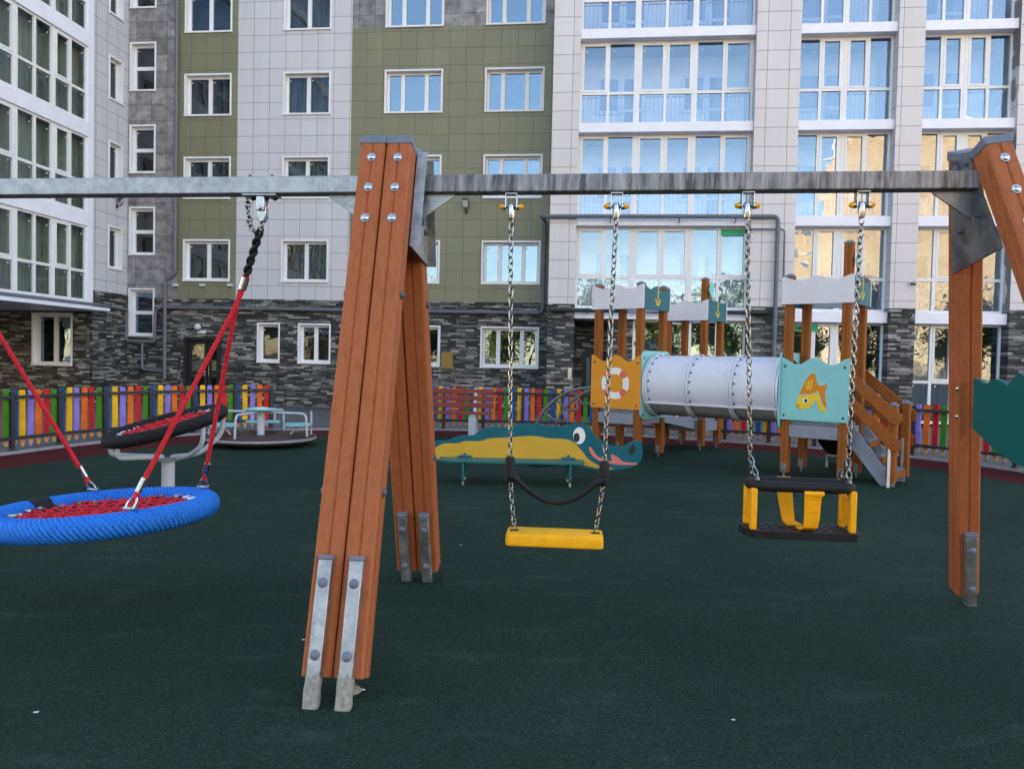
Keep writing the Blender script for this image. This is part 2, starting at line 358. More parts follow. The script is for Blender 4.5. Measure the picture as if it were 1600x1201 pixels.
def window(W, s0, s1, z0, z1, cols=(1, 1), rows=1, curt='interior', label=None, refl='glass', depth=.17, casing=.055):
    """casing proud of the wall, deep white reveals, sash with mullions, pane and what lies behind it"""
    f = MB(); c = casing; t = .025
    wbox(f, W, s0 - .0, s1 + .0, -.003, t, z1 - c, z1); wbox(f, W, s0, s1, -.003, t + .03, z0, z0 + c)
    wbox(f, W, s0, s0 + c, -.003, t, z0 + c, z1 - c); wbox(f, W, s1 - c, s1, -.003, t, z0 + c, z1 - c)
    a, b, lo, hi = s0 + c, s1 - c, z0 + c, z1 - c
    dp = -depth
    k = .012
    wbox(f, W, a - k, a, dp, -.003, lo, hi); wbox(f, W, b, b + k, dp, -.003, lo, hi)
    wbox(f, W, a - k, b + k, dp, -.003, hi, hi + k); wbox(f, W, a - k, b + k, dp, -.003, lo - k, lo)
    fw = .075
    wbox(f, W, a, b, dp - .06, dp, lo, lo + fw); wbox(f, W, a, b, dp - .06, dp, hi - fw, hi)
    wbox(f, W, a, a + fw, dp - .06, dp, lo + fw, hi - fw); wbox(f, W, b - fw, b, dp - .06, dp, lo + fw, hi - fw)
    tot = sum(cols); x = a
    for i, w in enumerate(cols[:-1]):
        x += (b - a) * w / tot; wbox(f, W, x - .065, x + .065, dp - .06, dp + .004, lo + fw, hi - fw)
    for j in range(1, rows):
        z = lo + (hi - lo) * j / rows; wbox(f, W, a + fw, b - fw, dp - .06, dp + .004, z - .06, z + .06)
    # stickers left on the new panes
    x = a
    for w in cols:
        mb_ = W(x + .13, dp - .03, hi - fw - .1); wbox(f, W, x + .11, x + .145, dp - .045, dp - .032, hi - fw - .115, hi - fw - .08); x += (b - a) * w / tot
    o = f.build('window', M['wframe'], bld, smooth=False)
    if label: o['label'] = label
    p = MB(); p.quad(W(a + .02, dp - .05, lo + .02), W(b - .02, dp - .05, lo + .02), W(b - .02, dp - .05, hi - .02), W(a + .02, dp - .05, hi - .02)); p.build('pane', M[refl], o, smooth=False)
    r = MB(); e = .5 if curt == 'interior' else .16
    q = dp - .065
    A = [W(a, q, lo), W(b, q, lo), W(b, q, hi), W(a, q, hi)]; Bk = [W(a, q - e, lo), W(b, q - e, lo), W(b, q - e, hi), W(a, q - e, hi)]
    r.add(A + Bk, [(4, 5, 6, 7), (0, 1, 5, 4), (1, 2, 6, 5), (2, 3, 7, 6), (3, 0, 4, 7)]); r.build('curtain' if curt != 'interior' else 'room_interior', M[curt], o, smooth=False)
    return o

holes = []
FR = front(0.)
rows_hi = [11.94, 9.19, 6.44, 3.69]
WH = 1.41
wins = []
for z in rows_hi: wins.append((-11.26, -9.60, z, z + WH, (1, 1), 1, 'interior'))
for z in rows_hi: wins.append((-7.82, -6.19, z, z + WH, (1, 1), 1, 'curtain'))
for z in rows_hi: wins.append((-4.38, -2.45, z, z + WH, (.72, 1.1, .72), 1, 'interior'))
for z in rows_hi: wins.append((-1.08, .83, z, z + WH, (.72, 1.1, .72), 1, 'interior'))
for z in (12.8, 10.05, 7.3, 4.55, 1.80): wins.append((-13.21, -12.27, z, z + 1.64, (1,), 2, 'interior'))
for a, b, cl in ((-8.62, -7.82, (1,)), (-7.20, -6.07, (1, 1)), (-4.32, -2.38, (.72, 1.1, .72)), (-1.06, .84, (.72, 1.1, .72))):
    wins.append((a, b, 1.0, 2.34, cl, 1, 'interior'))
for w in wins:
    holes.append((w[0] + .04, w[1] - .04, w[2] + .04, w[3] - .04))
    window(FR, *w[:4], cols=w[4], rows=w[5], curt=w[6], refl='glassd' if w[1] < -6. and w[2] != 1.8 else 'glass')
DOOR = (-11.2, -9.86, GZ, 1.82)
holes.append(DOOR)
BR = 3.12      # top of the stone base
wall('concrete_tile_wall', T['conc'], FR, -13.26, -11.47, BR, TOP, holes)
wall('olive_tile_wall', T['olive'], FR, -11.47, -9.40, BR, TOP, holes)
wall('pale_tile_wall', T['white'], FR, -9.40, -5.49, BR, TOP, holes)
wall('olive_tile_wall', T['olive'], FR, -5.49, 1.25, BR, 11.96, holes)
wall('concrete_tile_wall', T['conc'], FR, -5.49, 1.25, 11.96, TOP, holes)
wall('stone_base', T['stone'], FR, -13.26, 1.25, GZ - .3, BR, holes, d=.02, thick=.18)
# the entrance door at the left
dm = MB(); wbox(dm, FR, -11.2, -11.1, -.16, .05, GZ, 1.82); wbox(dm, FR, -9.96, -9.86, -.16, .05, GZ, 1.82); wbox(dm, FR, -11.1, -9.96, -.16, .05, 1.72, 1.82)
wbox(dm, FR, -11.1, -9.96, -.6, -.55, GZ, 1.72)
dm.build('door_frame', M['doorb'], bld, .004, False)
for a, b in ((-11.08, -10.42), (-10.38, -9.98)):
    lf = MB(); wbox(lf, FR, a, a + .1, -.14, -.08, GZ + .04, 1.7); wbox(lf, FR, b - .1, b, -.14, -.08, GZ + .04, 1.7)
    for z0, z1 in ((GZ + .04, GZ + .3), (.55, .67), (1.58, 1.7)): wbox(lf, FR, a + .1, b - .1, -.14, -.08, z0, z1)
    lo = lf.build('door', M['doorb'], bld, 0, False)
    g = MB(); wbox(g, FR, a + .1, b - .1, -.115, -.105, GZ + .3, 1.58); g.build('door_pane', M['glassd'], lo, smooth=False)
    h = MB(); x = b - .05 if a < -10.7 else a + .05
    h.tube([FR(x, -.08, .5), FR(x, -.03, .5), FR(x, -.03, .85), FR(x, -.08, .85)], .012, 8); h.build('door_handle', M['steel'], lo)
sp = MB(); wbox(sp, FR, -11.42, -11.3, .02, .05, .35, .66); wbox(sp, FR, -11.4, -11.32, .05, .06, .5, .62); sp.build('intercom', M['pipe'], bld, .004, False)
pl = MB(); wbox(pl, FR, -10.72, -10.42, .02, .04, 1.95, 2.05); pl.build('door_plate', M['white'], bld, .003, False)

# ---- right half: piers with recessed glazed balconies
PV, GV, BV = 1.6, 1.2, 1.5
piers = [(1.21, 2.00), (7.06, 8.30), (10.97, 11.68), (14.20, 15.3), (17.9, 19.2)]
PB = 2.98
FP = front(PV)
for a, b in piers:
    m_ = MB(); m_.box(a, b, -PV, .2, PB, TOP); m_.build('tiled_pier', T['pier'], bld, smooth=False)
    m_ = MB(); m_.box(a - (.0), b, -PV - .015, .2, GZ - .3, PB); m_.build('stone_pier', T['stone'], bld, smooth=False)
e_ = MB(); e_.box(19.2, 34, -PV, .2, GZ - .3, TOP); e_.build('pale_tile_wall', T['pier'], bld, smooth=False)
rf = MB(); rf.box(-46, 34, .2, 12, TOP - .3, TOP + .2); rf.build('roof', M['strip'], bld, smooth=False)
bk = MB(); bk.box(-46, 34, 3.6, 3.8, GZ - .3, TOP - .3); bk.box(-46, -13.6, .5, .7, GZ - .3, TOP - .3); bk.build('rear_shade_wall', M['interior'], bld, smooth=False)  # unseen stretch behind the wing, extended left to keep low sun off the yard

def balcony(W, s0, s1, z0, z1, n, trans=.39, sash=(), inner=True, depth=1.25, dark=False, dbl=2, gl=None):
    """one floor of balcony glazing: frame grid, pane, railing, and the loggia behind"""
    f = MB(); fw = .06
    wbox(f, W, s0, s1, -.07, 0, z0, z0 + fw + .02); wbox(f, W, s0, s1, -.07, 0, z1 - fw, z1)
    wbox(f, W, s0, s0 + fw, -.07, .002, z0 + .08, z1 - fw); wbox(f, W, s1 - fw, s1, -.07, .002, z0 + .08, z1 - fw)
    zt = z0 + (z1 - z0) * trans
    w = (s1 - s0) / n
    for i in range(n):
        a, b = s0 + i * w, s0 + (i + 1) * w
        if i:
            hw = .085 if i % dbl == 0 else .04
            wbox(f, W, a - hw, a + hw, -.07, .003, z0 + .08, z1 - fw)
            if hw > .06: wbox(f, W, a - .012, a + .012, .003, .012, z0 + .08, z1 - fw)
        l = a + (.06 if i == 0 else (.085 if i % dbl == 0 else .04)); r = b - (.06 if i == n - 1 else (.085 if (i + 1) % dbl == 0 else .04))
        wbox(f, W, l, r, -.07, 0, zt - .04, zt + .04)
        if i in sash:
            k = .06; lo, hi = zt + .04, z1 - fw
            wbox(f, W, l, r, -.06, .014, hi - k, hi); wbox(f, W, l, r, -.06, .014, lo, lo + k)
            wbox(f, W, l, l + k, -.06, .014, lo + k, hi - k); wbox(f, W, r - k, r, -.06, .014, lo + k, hi - k)
        for zz in (z1 - fw - .2, zt - .12):
            wbox(f, W, l + .11, l + .145, -.045, -.032, zz - .018, zz + .018)
    o = f.build('balcony_glazing', M['wframe'], bld, smooth=False)
    p = MB(); p.quad(W(s0 + .02, -.05, z0 + .03), W(s1 - .02, -.05, z0 + .03), W(s1 - .02, -.05, z1 - .03), W(s0 + .02, -.05, z1 - .03)); p.build('pane', M[gl or ('glass' if dark else 'glassb')], o, smooth=False)
    rl = MB(); d = -.17; zr = zt - .06 if trans > .3 else z0 + 1.
    wbox(rl, W, s0 + .02, s1 - .02, d - .02, d + .02, zr - .03, zr); wbox(rl, W, s0 + .02, s1 - .02, d - .015, d + .015, z0 + .12, z0 + .15)
    x = s0 + .1
    while x < s1 - .05:
        wbox(rl, W, x - .007, x + .007, d - .007, d + .007, z0 + .15, zr - .03); x += .125
    rl.build('railing', M['gpaint'], o, smooth=False)
    q = -.08; e = depth
    r = MB()
    A = [W(s0, q, z0), W(s1, q, z0), W(s1, q, z1), W(s0, q, z1)]; K = [W(s0, q - e, z0), W(s1, q - e, z0), W(s1, q - e, z1), W(s0, q - e, z1)]
    r.add(A + K, [(4, 5, 6, 7), (0, 1, 5, 4), (1, 2, 6, 5), (2, 3, 7, 6), (3, 0, 4, 7)])
    r.build('loggia_interior', M['curtaing' if dark else 'room'], o, smooth=False)
    if inner:
        i_ = MB(); g_ = MB(); db = q - e
        span = s1 - s0; units = [.12] if span < 3.5 else [.10, .62]
        for u in units:
            # window and door set: two windows flanking a door
            x0 = s0 + span * u; cw = .62
            for j, (xa, xb, lo, hi) in enumerate(((0, .75, z0 + .75, z1 - .55), (.75, 1.5, z0 + .05, z1 - .55))):
                xa += x0; xb += x0
                wbox(i_, W, xa, xb, db, db + .07, hi - .1, hi); wbox(i_, W, xa, xb, db, db + .07, lo, lo + .1)
                wbox(i_, W, xa, xa + .1, db, db + .07, lo + .1, hi - .1); wbox(i_, W, xb - .1, xb, db, db + .07, lo + .1, hi - .1)
                if j: wbox(i_, W, xa + .1, xb - .1, db, db + .07, lo + .75, lo + .85)
                wbox(g_, W, xa + .1, xb - .1, db + .01, db + .03, lo + .1, hi - .1)
        ii = i_.build('inner_window', M['wframe'], o, smooth=False); g_.build('inner_pane', M['innerg'], o, smooth=False)
    return o
m_, t_, b_, o_ = nodes('dark_inner_glass'); b_.inputs['Base Color'].default_value = (.10, .16, .26, 1); b_.inputs['Roughness'].default_value = .08; M['innerg'] = m_

FG = front(GV)
colsB = [(2.0, 7.06, 6, (0, 2, 3, 5)), (8.30, 10.97, 4, (1, 2)), (11.68, 14.20, 4, (1, 2)), (15.3, 17.9, 4, (1, 2))]
for ci, (a, b, n, sh) in enumerate(colsB):
    for k in range(4):
        balcony(FG, a, b, 2.88 + 2.75 * k - (.03 if k else 0), 5.33 + 2.75 * k, n, sash=sh)
    bm_ = MB()
    for k in range(9):
        bm_ = MB(); bm_.box(a, b, -BV, .1, 2.58 + 2.75 * k, 2.86 + 2.75 * k) if k != 0 else bm_.box(a, b, -BV, .1, 2.56, 2.87)
        bm_.build('floor_band', M['strip'], bld, .01, False)
    # a narrow drip lip under each band, and blank upper floors above the picture
    up = MB()
    for k in range(4, 8):
        up = MB(); up.box(a, b, -GV, 0, 2.86 + 2.75 * k, 5.33 + 2.75 * k); up.build('upper_glazing', M['glassb'], bld, smooth=False)
# green transom panel in the first-floor glazing
gp = MB(); wbox(gp, FG, 6.27, 6.98, .004, .02, 5.08, 5.27); gp.build('green_transom', M['green'], bld, smooth=False)
# ground floor of the right half: glazed shop fronts, one dark entrance recess with door
def shop(a, b, n, z0, z1, trans): return balcony(FG, a, b, z0, z1, n, trans=trans, sash=(1,), inner=False, depth=1.2, dark=True)
shop(3.75, 7.06, 4, GZ + .1, 2.56, .55)
for a, b in ((8.30, 10.97), (11.68, 14.20), (15.3, 17.9)): shop(a, b, 4, GZ + .1, 2.56, .42)
s_ = MB(); s_.box(3.0, 3.75, -PV + .25, .2, GZ - .3, 2.56); s_.build('stone_pier', T['stone'], bld, smooth=False)
r_ = MB(); r_.box(2.0, 3.0, -.25, -.1, GZ - .3, 2.56); r_.build('recess_wall', T['stone'], bld, smooth=False)
d_ = MB(); wbox(d_, front(.25), 2.25, 2.95, .0, .06, GZ, 1.6); wbox(d_, front(.25), 2.3, 2.9, .06, .08, GZ + .1, 1.5); dd = d_.build('door', M['doorb'], bld, .004, False)
d_ = MB(); wbox(d_, front(.25), 2.38, 2.5, .08, .085, .2, 1.4); wbox(d_, front(.25), 2.7, 2.82, .08, .085, .2, 1.4); d_.build('door_pane', M['innerg'], dd, smooth=False)
ic = MB(); wbox(ic, FP, 1.85, 1.97, .015, .04, .72, 1.08); wbox(ic, FP, 1.87, 1.95, .04, .05, .78, .86); wbox(ic, FP, 1.87, 1.95, .04, .05, .93, 1.01); ic.build('intercom', M['steel'], bld, .003, False)
gs = MB(); wbox(gs, FG, 8.40, 9.14, .004, .02, 2.29, 2.50); gs.build('green_sign_panel', M['green'], bld, smooth=False)
gx = MB(); gx.prism([(8.46, 2.39), (8.72, 2.45), (8.68, 2.40), (8.80, 2.39), (8.68, 2.37), (8.72, 2.33)], lambda p, q, t: FG(p, t, q), .02, .026); gx.build('arrow_mark', M['ink'], bld, smooth=False)
bs = MB(); wbox(bs, FG, 5.45, 5.95, -.04, -.03, .45, 1.15); bs.build('blue_panel', M['aqua'], bld, smooth=False)

# ---- left wing: tiled return wall and the overhanging glazed bay
CU = -13.26; SW = side(CU); BAYV = 1.97; BU = -13.16
yb = lambda px, py: B.onX(px, py, BU)
tw = []
for z in (11.0, 8.25, 5.5, 2.75 + .98):
    pass
for (px, py), (qx, qy) in (((170, -12), (194, 46)), ((171, 101), (194, 177)), ((169, 233), (192, 300)), ((167, 365), (191, 436))):
    y0, za = B.onX(px, py, CU); y1, zb_ = B.onX(qx, qy, CU); tw.append((.62, 1.22))
tz = [(9.47 + .0, 10.9), (6.72, 8.15), (3.97, 5.4), (12.22, 13.65)]
sh_ = []
v0w = -B.onX(191, 300, CU)[0]; v1w = -B.onX(169, 300, CU)[0]
for z0, z1 in tz:
    sh_.append((v0w + .04, v1w - .04, z0 + .04, z1 - .04)); window(SW, v0w, v1w, z0, z1, cols=(1,), curt='interior', depth=.14, refl='glassd')
wall('pale_tile_wall', T['whites'], SW, .0, BAYV + .1, 3.2, TOP, sh_)
wall('stone_base', T['stones'], SW, -.02, BAYV, GZ - .3, 3.2, (), d=.02)
# stone wall facing the yard under the bay, with one window
F2 = front(BAYV + .02)
wa = B.onY(50, 488, -(BAYV + .02)); wb = B.onY(113, 572, -(BAYV + .02))
wall('stone_base', T['stone'], F2, -17.6, CU + .02, GZ - .3, 2.66, [(wa[0] + .04, wb[0] - .04, wb[1] + .04, wa[1] - .04)])
window(F2, wa[0], wb[0], wb[1], wa[1], cols=(1, 1), curt='interior')
for yy in (-9, -15, -19.4):
    c_ = MB(); c_.box(-20.4, -19.8, yy - .3, yy + .3, GZ - .3, 2.52); c_.build('passage_column', T['stone'], bld, smooth=False)
SB = side(BU)
V1 = 19.9
post = MB(); post.box(BU - .3, BU + .03, -BAYV - .3, -BAYV, 2.62, TOP); post.build('corner_post', M['strip'], bld, .01, False)
NP = 24
for k in range(4):
    zb0 = 2.80 + 2.75 * k; zb1 = 5.13 + 2.75 * k
    o = balcony(SB, BAYV + .3, V1, zb0 + (.3 if k else .0) - (.3 if k else 0), zb1, NP, trans=.40, sash=(1, 4, 7), inner=False, depth=.35, dark=True, gl='glassd')
bm_ = MB()
for k in range(9):
    z0 = 2.66 if k == 0 else 2.38 + 2.75 * k
    bm_ = MB(); bm_.box(BU - 1, BU + (.02 if k == 0 else .07), -V1, -BAYV - .3, z0, 2.80 + 2.75 * k)
    bm_.build('floor_band', M['strip'], bld, .01, False)
up = MB()
for k in range(4, 8):
    up = MB(); up.box(BU - .3, BU, -V1, -BAYV - .3, 2.8 + 2.75 * k, 5.13 + 2.75 * k); up.build('upper_glazing', M['glass'], bld, smooth=False)
cn = MB(); cn.box(BU - 9, BU + .62, -V1, -BAYV - .02, 2.52, 2.62); cn.build('canopy_slab', M['strip'], bld, .01, False)
cv = MB(); cv.box(-26, BU - .9, -V1, -V1 + .2, 2.62, TOP); cv.box(-26, -25.8, -V1 + .2, -BAYV, 2.62, TOP); cv.box(-26, BU - .9, -V1, -BAYV, TOP, TOP + .2); cv.build('pale_tile_wall', T['whites'], bld, smooth=False)
cw = MB(); cw.box(-26, BU - .31, -BAYV - .1, -BAYV - .02, 2.66, TOP); cw.build('pale_tile_wall', T['white'], bld, smooth=False)

# ------------------------------------------------------------------ things fixed to the facade
def bpt(px, py, v=0.): u, z = B.onY(px, py, -v); return (u, -v, z)
def arc_path(pts, r=.12, k=4):
    P = [Vector(p) for p in pts]; out = [P[0]]
    for i in range(1, len(P) - 1):
        a, b, c = P[i - 1], P[i], P[i + 1]
        d1 = (a - b); d2 = (c - b); rr = min(r, d1.length * .45, d2.length * .45)
        s, e = b + d1.normalized() * rr, b + d2.normalized() * rr
        for j in range(k + 1):
            q = j / k; out.append(s * (1 - q) ** 2 + b * 2 * q * (1 - q) + e * q * q)
    out.append(P[-1]); return out
gp = thing('gas_pipe', 'grey gas pipe along the stone base that climbs and crosses the balconies', 'pipe', (0, D0, 0), -TH)
def sp_(px, py, off=.1): y, z = B.onX(px, py, CU + off); return (CU + off, y, z)
a0 = B.onX(60, 465, BU + .15)
run = [(BU + .2, -14, a0[1] + .02), (BU + .2, -BAYV - .1, 2.73), sp_(150, 478, .12), sp_(196, 487, .12)]
u = lambda px, py: bpt(px, py, .12)
main = run[:1] + [(BU + .2, -BAYV + .1, 2.72), (CU + .12, -.2, 2.70)] + [u(197, 487), u(197, 533), u(241, 534), u(243, 483), u(255, 480)]
g1 = MB(); g1.tube(arc_path(main), .05, 10); g1.build('pipe', M['pipe'], gp)
g1 = MB(); g1.tube(arc_path([u(222, 536), u(222, 577), u(257, 580)]), .045, 10); g1.build('pipe', M['pipe'], gp)
up_u = bpt(850, 400, .12)
pu = up_u[0]
pv = PV + .12
r1 = [u(255, 480), (pu, -.12, u(845, 489)[2]), (pu, -.12, bpt(850, 343, .12)[2]), (pu + .01, -pv, bpt(860, 338, pv)[2])]
zr = bpt(1000, 338, pv)[2]; ur = bpt(1216, 338, pv)[0]
r1 = r1[:3] + [(pu, -pv, zr), (ur, -pv, zr), (ur, -pv, bpt(1222, 600, pv)[2])]
g1 = MB(); g1.tube(arc_path(r1, .16), .06, 10); g1.build('pipe', M['pipe'], gp)
t0 = bpt(1172, 358, pv)
g1 = MB(); g1.tube(arc_path([(t0[0], -GV, t0[2]), (t0[0], -pv, t0[2]), bpt(1226, 358, pv), bpt(1224, 480, pv)]), .025, 8); g1.build('branch_pipe', M['pipe'], gp)
for x in (3.0, 5.0, 6.6): 
    g1 = MB(); g1.tube([(x, -BV, zr - .15), (x, -pv, zr - .15), (x, -pv, zr + .07)], .018, 6); g1.build('bracket', M['pipeb'], gp)
bpz = bpt(1000, 487, pv)[2]
hp = thing('cable_conduit', 'black horizontal conduit below the first balcony floor band', 'pipe', (0, D0, 0), -TH)
g1 = MB(); g1.tube([(1.25, -pv, bpz + .02), (7.6, -pv, bpz + .02)], .06, 10); g1.build('pipe', M['pipeb'], hp)
g1 = MB(); [g1.box(x - .02, x + .02, -pv - .07, -BV + .01, bpz - .06, bpz + .1) for x in (2.4, 5.6)]; g1.build('bracket', M['pipeb'], hp)
dp = thing('drainpipe', 'grey drainpipe dropping down the join between concrete-look and olive tiles', 'drainpipe', (0, D0, 0), -TH)
x1, x2 = -11.47, bpt(258, 440, .14)[0]
g1 = MB(); g1.tube(arc_path([(x1, -.14, 20), (x1, -.14, bpt(273, 428, .14)[2]), (x2, -.14, bpt(258, 436, .14)[2]), (x2, -.14, bpt(258, 592, .14)[2])], .2), .062, 12); g1.build('pipe', M['pipe'], dp)
for z in (4.2, 6.9, 8.2, 10.95, 12.3):
    g1 = MB(); g1.tube([(x1, -.14, z - .05), (x1, -.14, z + .05)], .075, 12); g1.box(x1 - .015, x1 + .015, -.1, 0, z - .02, z + .02); g1.build('pipe_clip', M['pipe'], dp)

def floodlight(name, label, p, yaw=0.):
    t = thing(name, label, 'floodlight', (B.inv.inverted() @ Vector(p)), -TH + yaw)
    h = MB(); Mx = Matrix.Translation((0, -.22, .06)) @ Matrix.Rotation(R(38), 4, 'X')
    h.box(-.1, .1, -.05, .05, -.14, .14, Mx); 
    for k in range(5): h.box(-.09 + k * .04, -.075 + k * .04, .05, .08, -.12, .12, Mx)
    ho = h.build('housing', M['lampg'], t, .008)
    l = MB(); l.box(-.085, .085, -.056, -.051, -.12, .12, Mx); l.build('lamp_glass', M['globe'], ho)
    b = MB(); b.tube([(0, 0, -.2), (0, -.12, -.2), (0, -.22, -.1)], .02, 8); b.box(-.04, .04, -.02, 0, -.27, -.12); b.build('bracket', M['lampg'], t, .003)
p = bpt(729, 322, 0.); floodlight('floodlight', 'small dark floodlight on the olive tiled wall', p)
yz = B.onX(182, 313, CU); floodlight('floodlight', 'small dark floodlight on the pale return wall beside the glazed bay', (CU, yz[0], yz[1]), R(90))
for px, lb in ((276, 'square downlight at the drainpipe end of the row of three on olive tiles'), (318, 'square downlight in the middle of the row of three on olive tiles'), (361, 'square downlight at the pale-tile end of the row of three on olive tiles')):
    x, y, z = bpt(px, 446, 0.)
    o = MB().box(-.085, .085, -.12, .0, -.035, .045).build('wall_downlight', M['globe'], None, .006)
    o.location = B.inv.inverted() @ Vector((x, y - .003, z)); o.rotation_euler = (0, 0, -TH); tag(o, lb, 'wall lamp', 'square downlights on the olive wall')
x, y, z = bpt(313, 511, .0)
t = thing('globe_lamp', 'round opal globe lamp above the black entrance door', 'wall lamp', B.inv.inverted() @ Vector((x, y - .02, z)), -TH)
g = MB(); g.lathe([(.001, -.11), (.06, -.095), (.1, -.05), (.115, 0), (.1, .05), (.06, .095), (.001, .11)], Matrix.Translation((0, -.16, 0)), 20); g.build('globe', M['globe'], t)
g = MB(); g.tube([(0, 0, -.1), (0, -.16, -.1)], .03, 10); g.lathe([(.06, -.02), (.07, 0), (.06, .02)], Matrix.Translation((0, -.16, -.11)), 16); g.build('lamp_base', M['lampg'], t)
a, b = bpt(690, 550, .02), bpt(708, 576, .02)
o = MB(); o.box(a[0], b[0], -.10, -.02, b[2], a[2]); o.box(a[0] + .02, b[0] - .02, -.108, -.10, b[2] + .02, a[2] - .02); o.box(b[0] - .07, b[0] - .045, -.116, -.108, (a[2] + b[2]) / 2 - .03, (a[2] + b[2]) / 2 + .03)
o = o.build('meter_box', M['ybox'], None, .005); o.location = (0, D0, 0); o.rotation_euler = (0, 0, -TH); tag(o, 'ochre metal meter box on the stone wall beside a ground-floor window', 'meter box')
x, y, z = bpt(1421, 443, PV)
t = thing('security_camera', 'tiny dark security camera on the narrow pale pier between balconies', 'security camera', B.inv.inverted() @ Vector((x, y, z)), -TH)
MB().tube([(0, 0, 0), (0, -.08, 0)], .03, 10).build('mount', M['white'], t); MB().tube([(.0, -.08, -.01), (.12, -.14, -.03)], .035, 12).build('camera_body', M['lampg'], t)
# ------------------------------------------------------------------ ground
def catmull(P, k=8):
    out = []; n = len(P)
    for i in range(n):
        p0, p1, p2, p3 = P[i - 1], P[i], P[(i + 1) % n], P[(i + 2) % n]
        for j in range(k):
            t = j / k
            out.append(tuple(.5 * ((2 * b) + (-a + c) * t + (2 * a - 5 * b + 4 * c - d) * t * t + (-a + 3 * b - 3 * c + d) * t ** 3) for a, b, c, d in zip(p0, p1, p2, p3)))
    return out
kerb_pts = [(-6.05, 9.07), (-5.45, 10.9), (-3.95, 12.75), (-1.3, 13.5), (1.4, 13.35), (3.6, 12.5), (5.5, 11.1), (6.5, 9.3), (7.1, 6.5), (7.2, 2.5), (6.2, -2), (3.5, -5), (0, -6), (-3.5, -5.2), (-6, -2.5), (-7.0, 1.5), (-6.8, 5.8)]
loop = catmull(kerb_pts)
def inset(lp, d):
    out = []; n = len(lp)
    for i in range(n):
        a, b = Vector(lp[i - 1]), Vector(lp[(i + 1) % n]); t = (b - a).normalized(); nn = Vector((t.y, -t.x))
        out.append(tuple(Vector(lp[i]) + nn * d))
    return out
def yard_mat():
    m, t, b, o = nodes('grey_pavers'); v = coords(t)
    br = N(t, 'ShaderNodeTexBrick', Scale=1.0); br.inputs['Color1'].default_value = (.075, .075, .08, 1); br.inputs['Color2'].default_value = (.10, .10, .105, 1); br.inputs['Mortar'].default_value = (.035, .035, .036, 1)
    br.inputs['Brick Width'].default_value = .2; br.inputs['Row Height'].default_value = .1; br.inputs['Mortar Size'].default_value = .005
    t.links.new(v, br.inputs['Vector'])
    n = ramp(t, noise(t, v, .5, 6, .65), [(.3, .7), (.7, 1.25)])
    mx = N(t, 'ShaderNodeMix', data_type='RGBA', blend_type='MULTIPLY'); mx.inputs[0].default_value = 1.
    t.links.new(br.outputs[0], mx.inputs[6]); t.links.new(n.outputs[0], mx.inputs[7]); t.links.new(mx.outputs[2], b.inputs['Base Color']); b.inputs['Roughness'].default_value = .8
    bump(t, b, noise(t, v, 30, 3), .2, .01); return m
def prof(y): return -.03 if y < 13.8 else (-.03 - (y - 13.8) * (.39 / 9.0) if y < 22.8 else -.42)
g = MB(); xs = [-300, -60, -20, 20, 60, 300]; ys = [-300, -60, -20, 5, 13.8, 16, 19, 22.8, 40, 120]
vs = [(x, y, prof(y)) for y in ys for x in xs]; fs = []
for j in range(len(ys) - 1):
    for i in range(len(xs) - 1):
        q = j * len(xs) + i; fs.append((q, q + 1, q + 1 + len(xs), q + len(xs)))
g.add(vs, fs); tag(g.build('ground', yard_mat(), smooth=False), kind='structure')
def sheet(name, mat, lp, z): 
    m_ = MB(); m_.add([(x, y, z) for x, y in lp], [tuple(range(len(lp)))]); return tag(m_.build(name, mat, smooth=False), kind='structure')
red_loop = inset(loop, .03); green_loop = inset(loop, .98)
sheet('red_rubber_border', rubber_mat('red_rubber', (.085, .014, .016), (.15, .05, .05), .4), red_loop, -.004)
sheet('green_rubber_surface', rubber_mat('green_rubber', (.0178, .0395, .0275), (.04, .066, .055)), green_loop, 0.0)
k = MB(); n = len(loop); lo = inset(loop, -.025)
vs = [(x, y, .03) for x, y in lo] + [(x, y, .03) for x, y in red_loop] + [(x, y, -.2) for x, y in lo] + [(x, y, -.03) for x, y in red_loop]
fs = []
for i in range(n):
    j = (i + 1) % n
    fs += [(i, j, n + j, n + i), (i, j, 2 * n + j, 2 * n + i), (n + i, n + j, 3 * n + j, 3 * n + i)]
k.add(vs, fs); tag(k.build('kerb', M['kerb'], smooth=False), kind='structure')

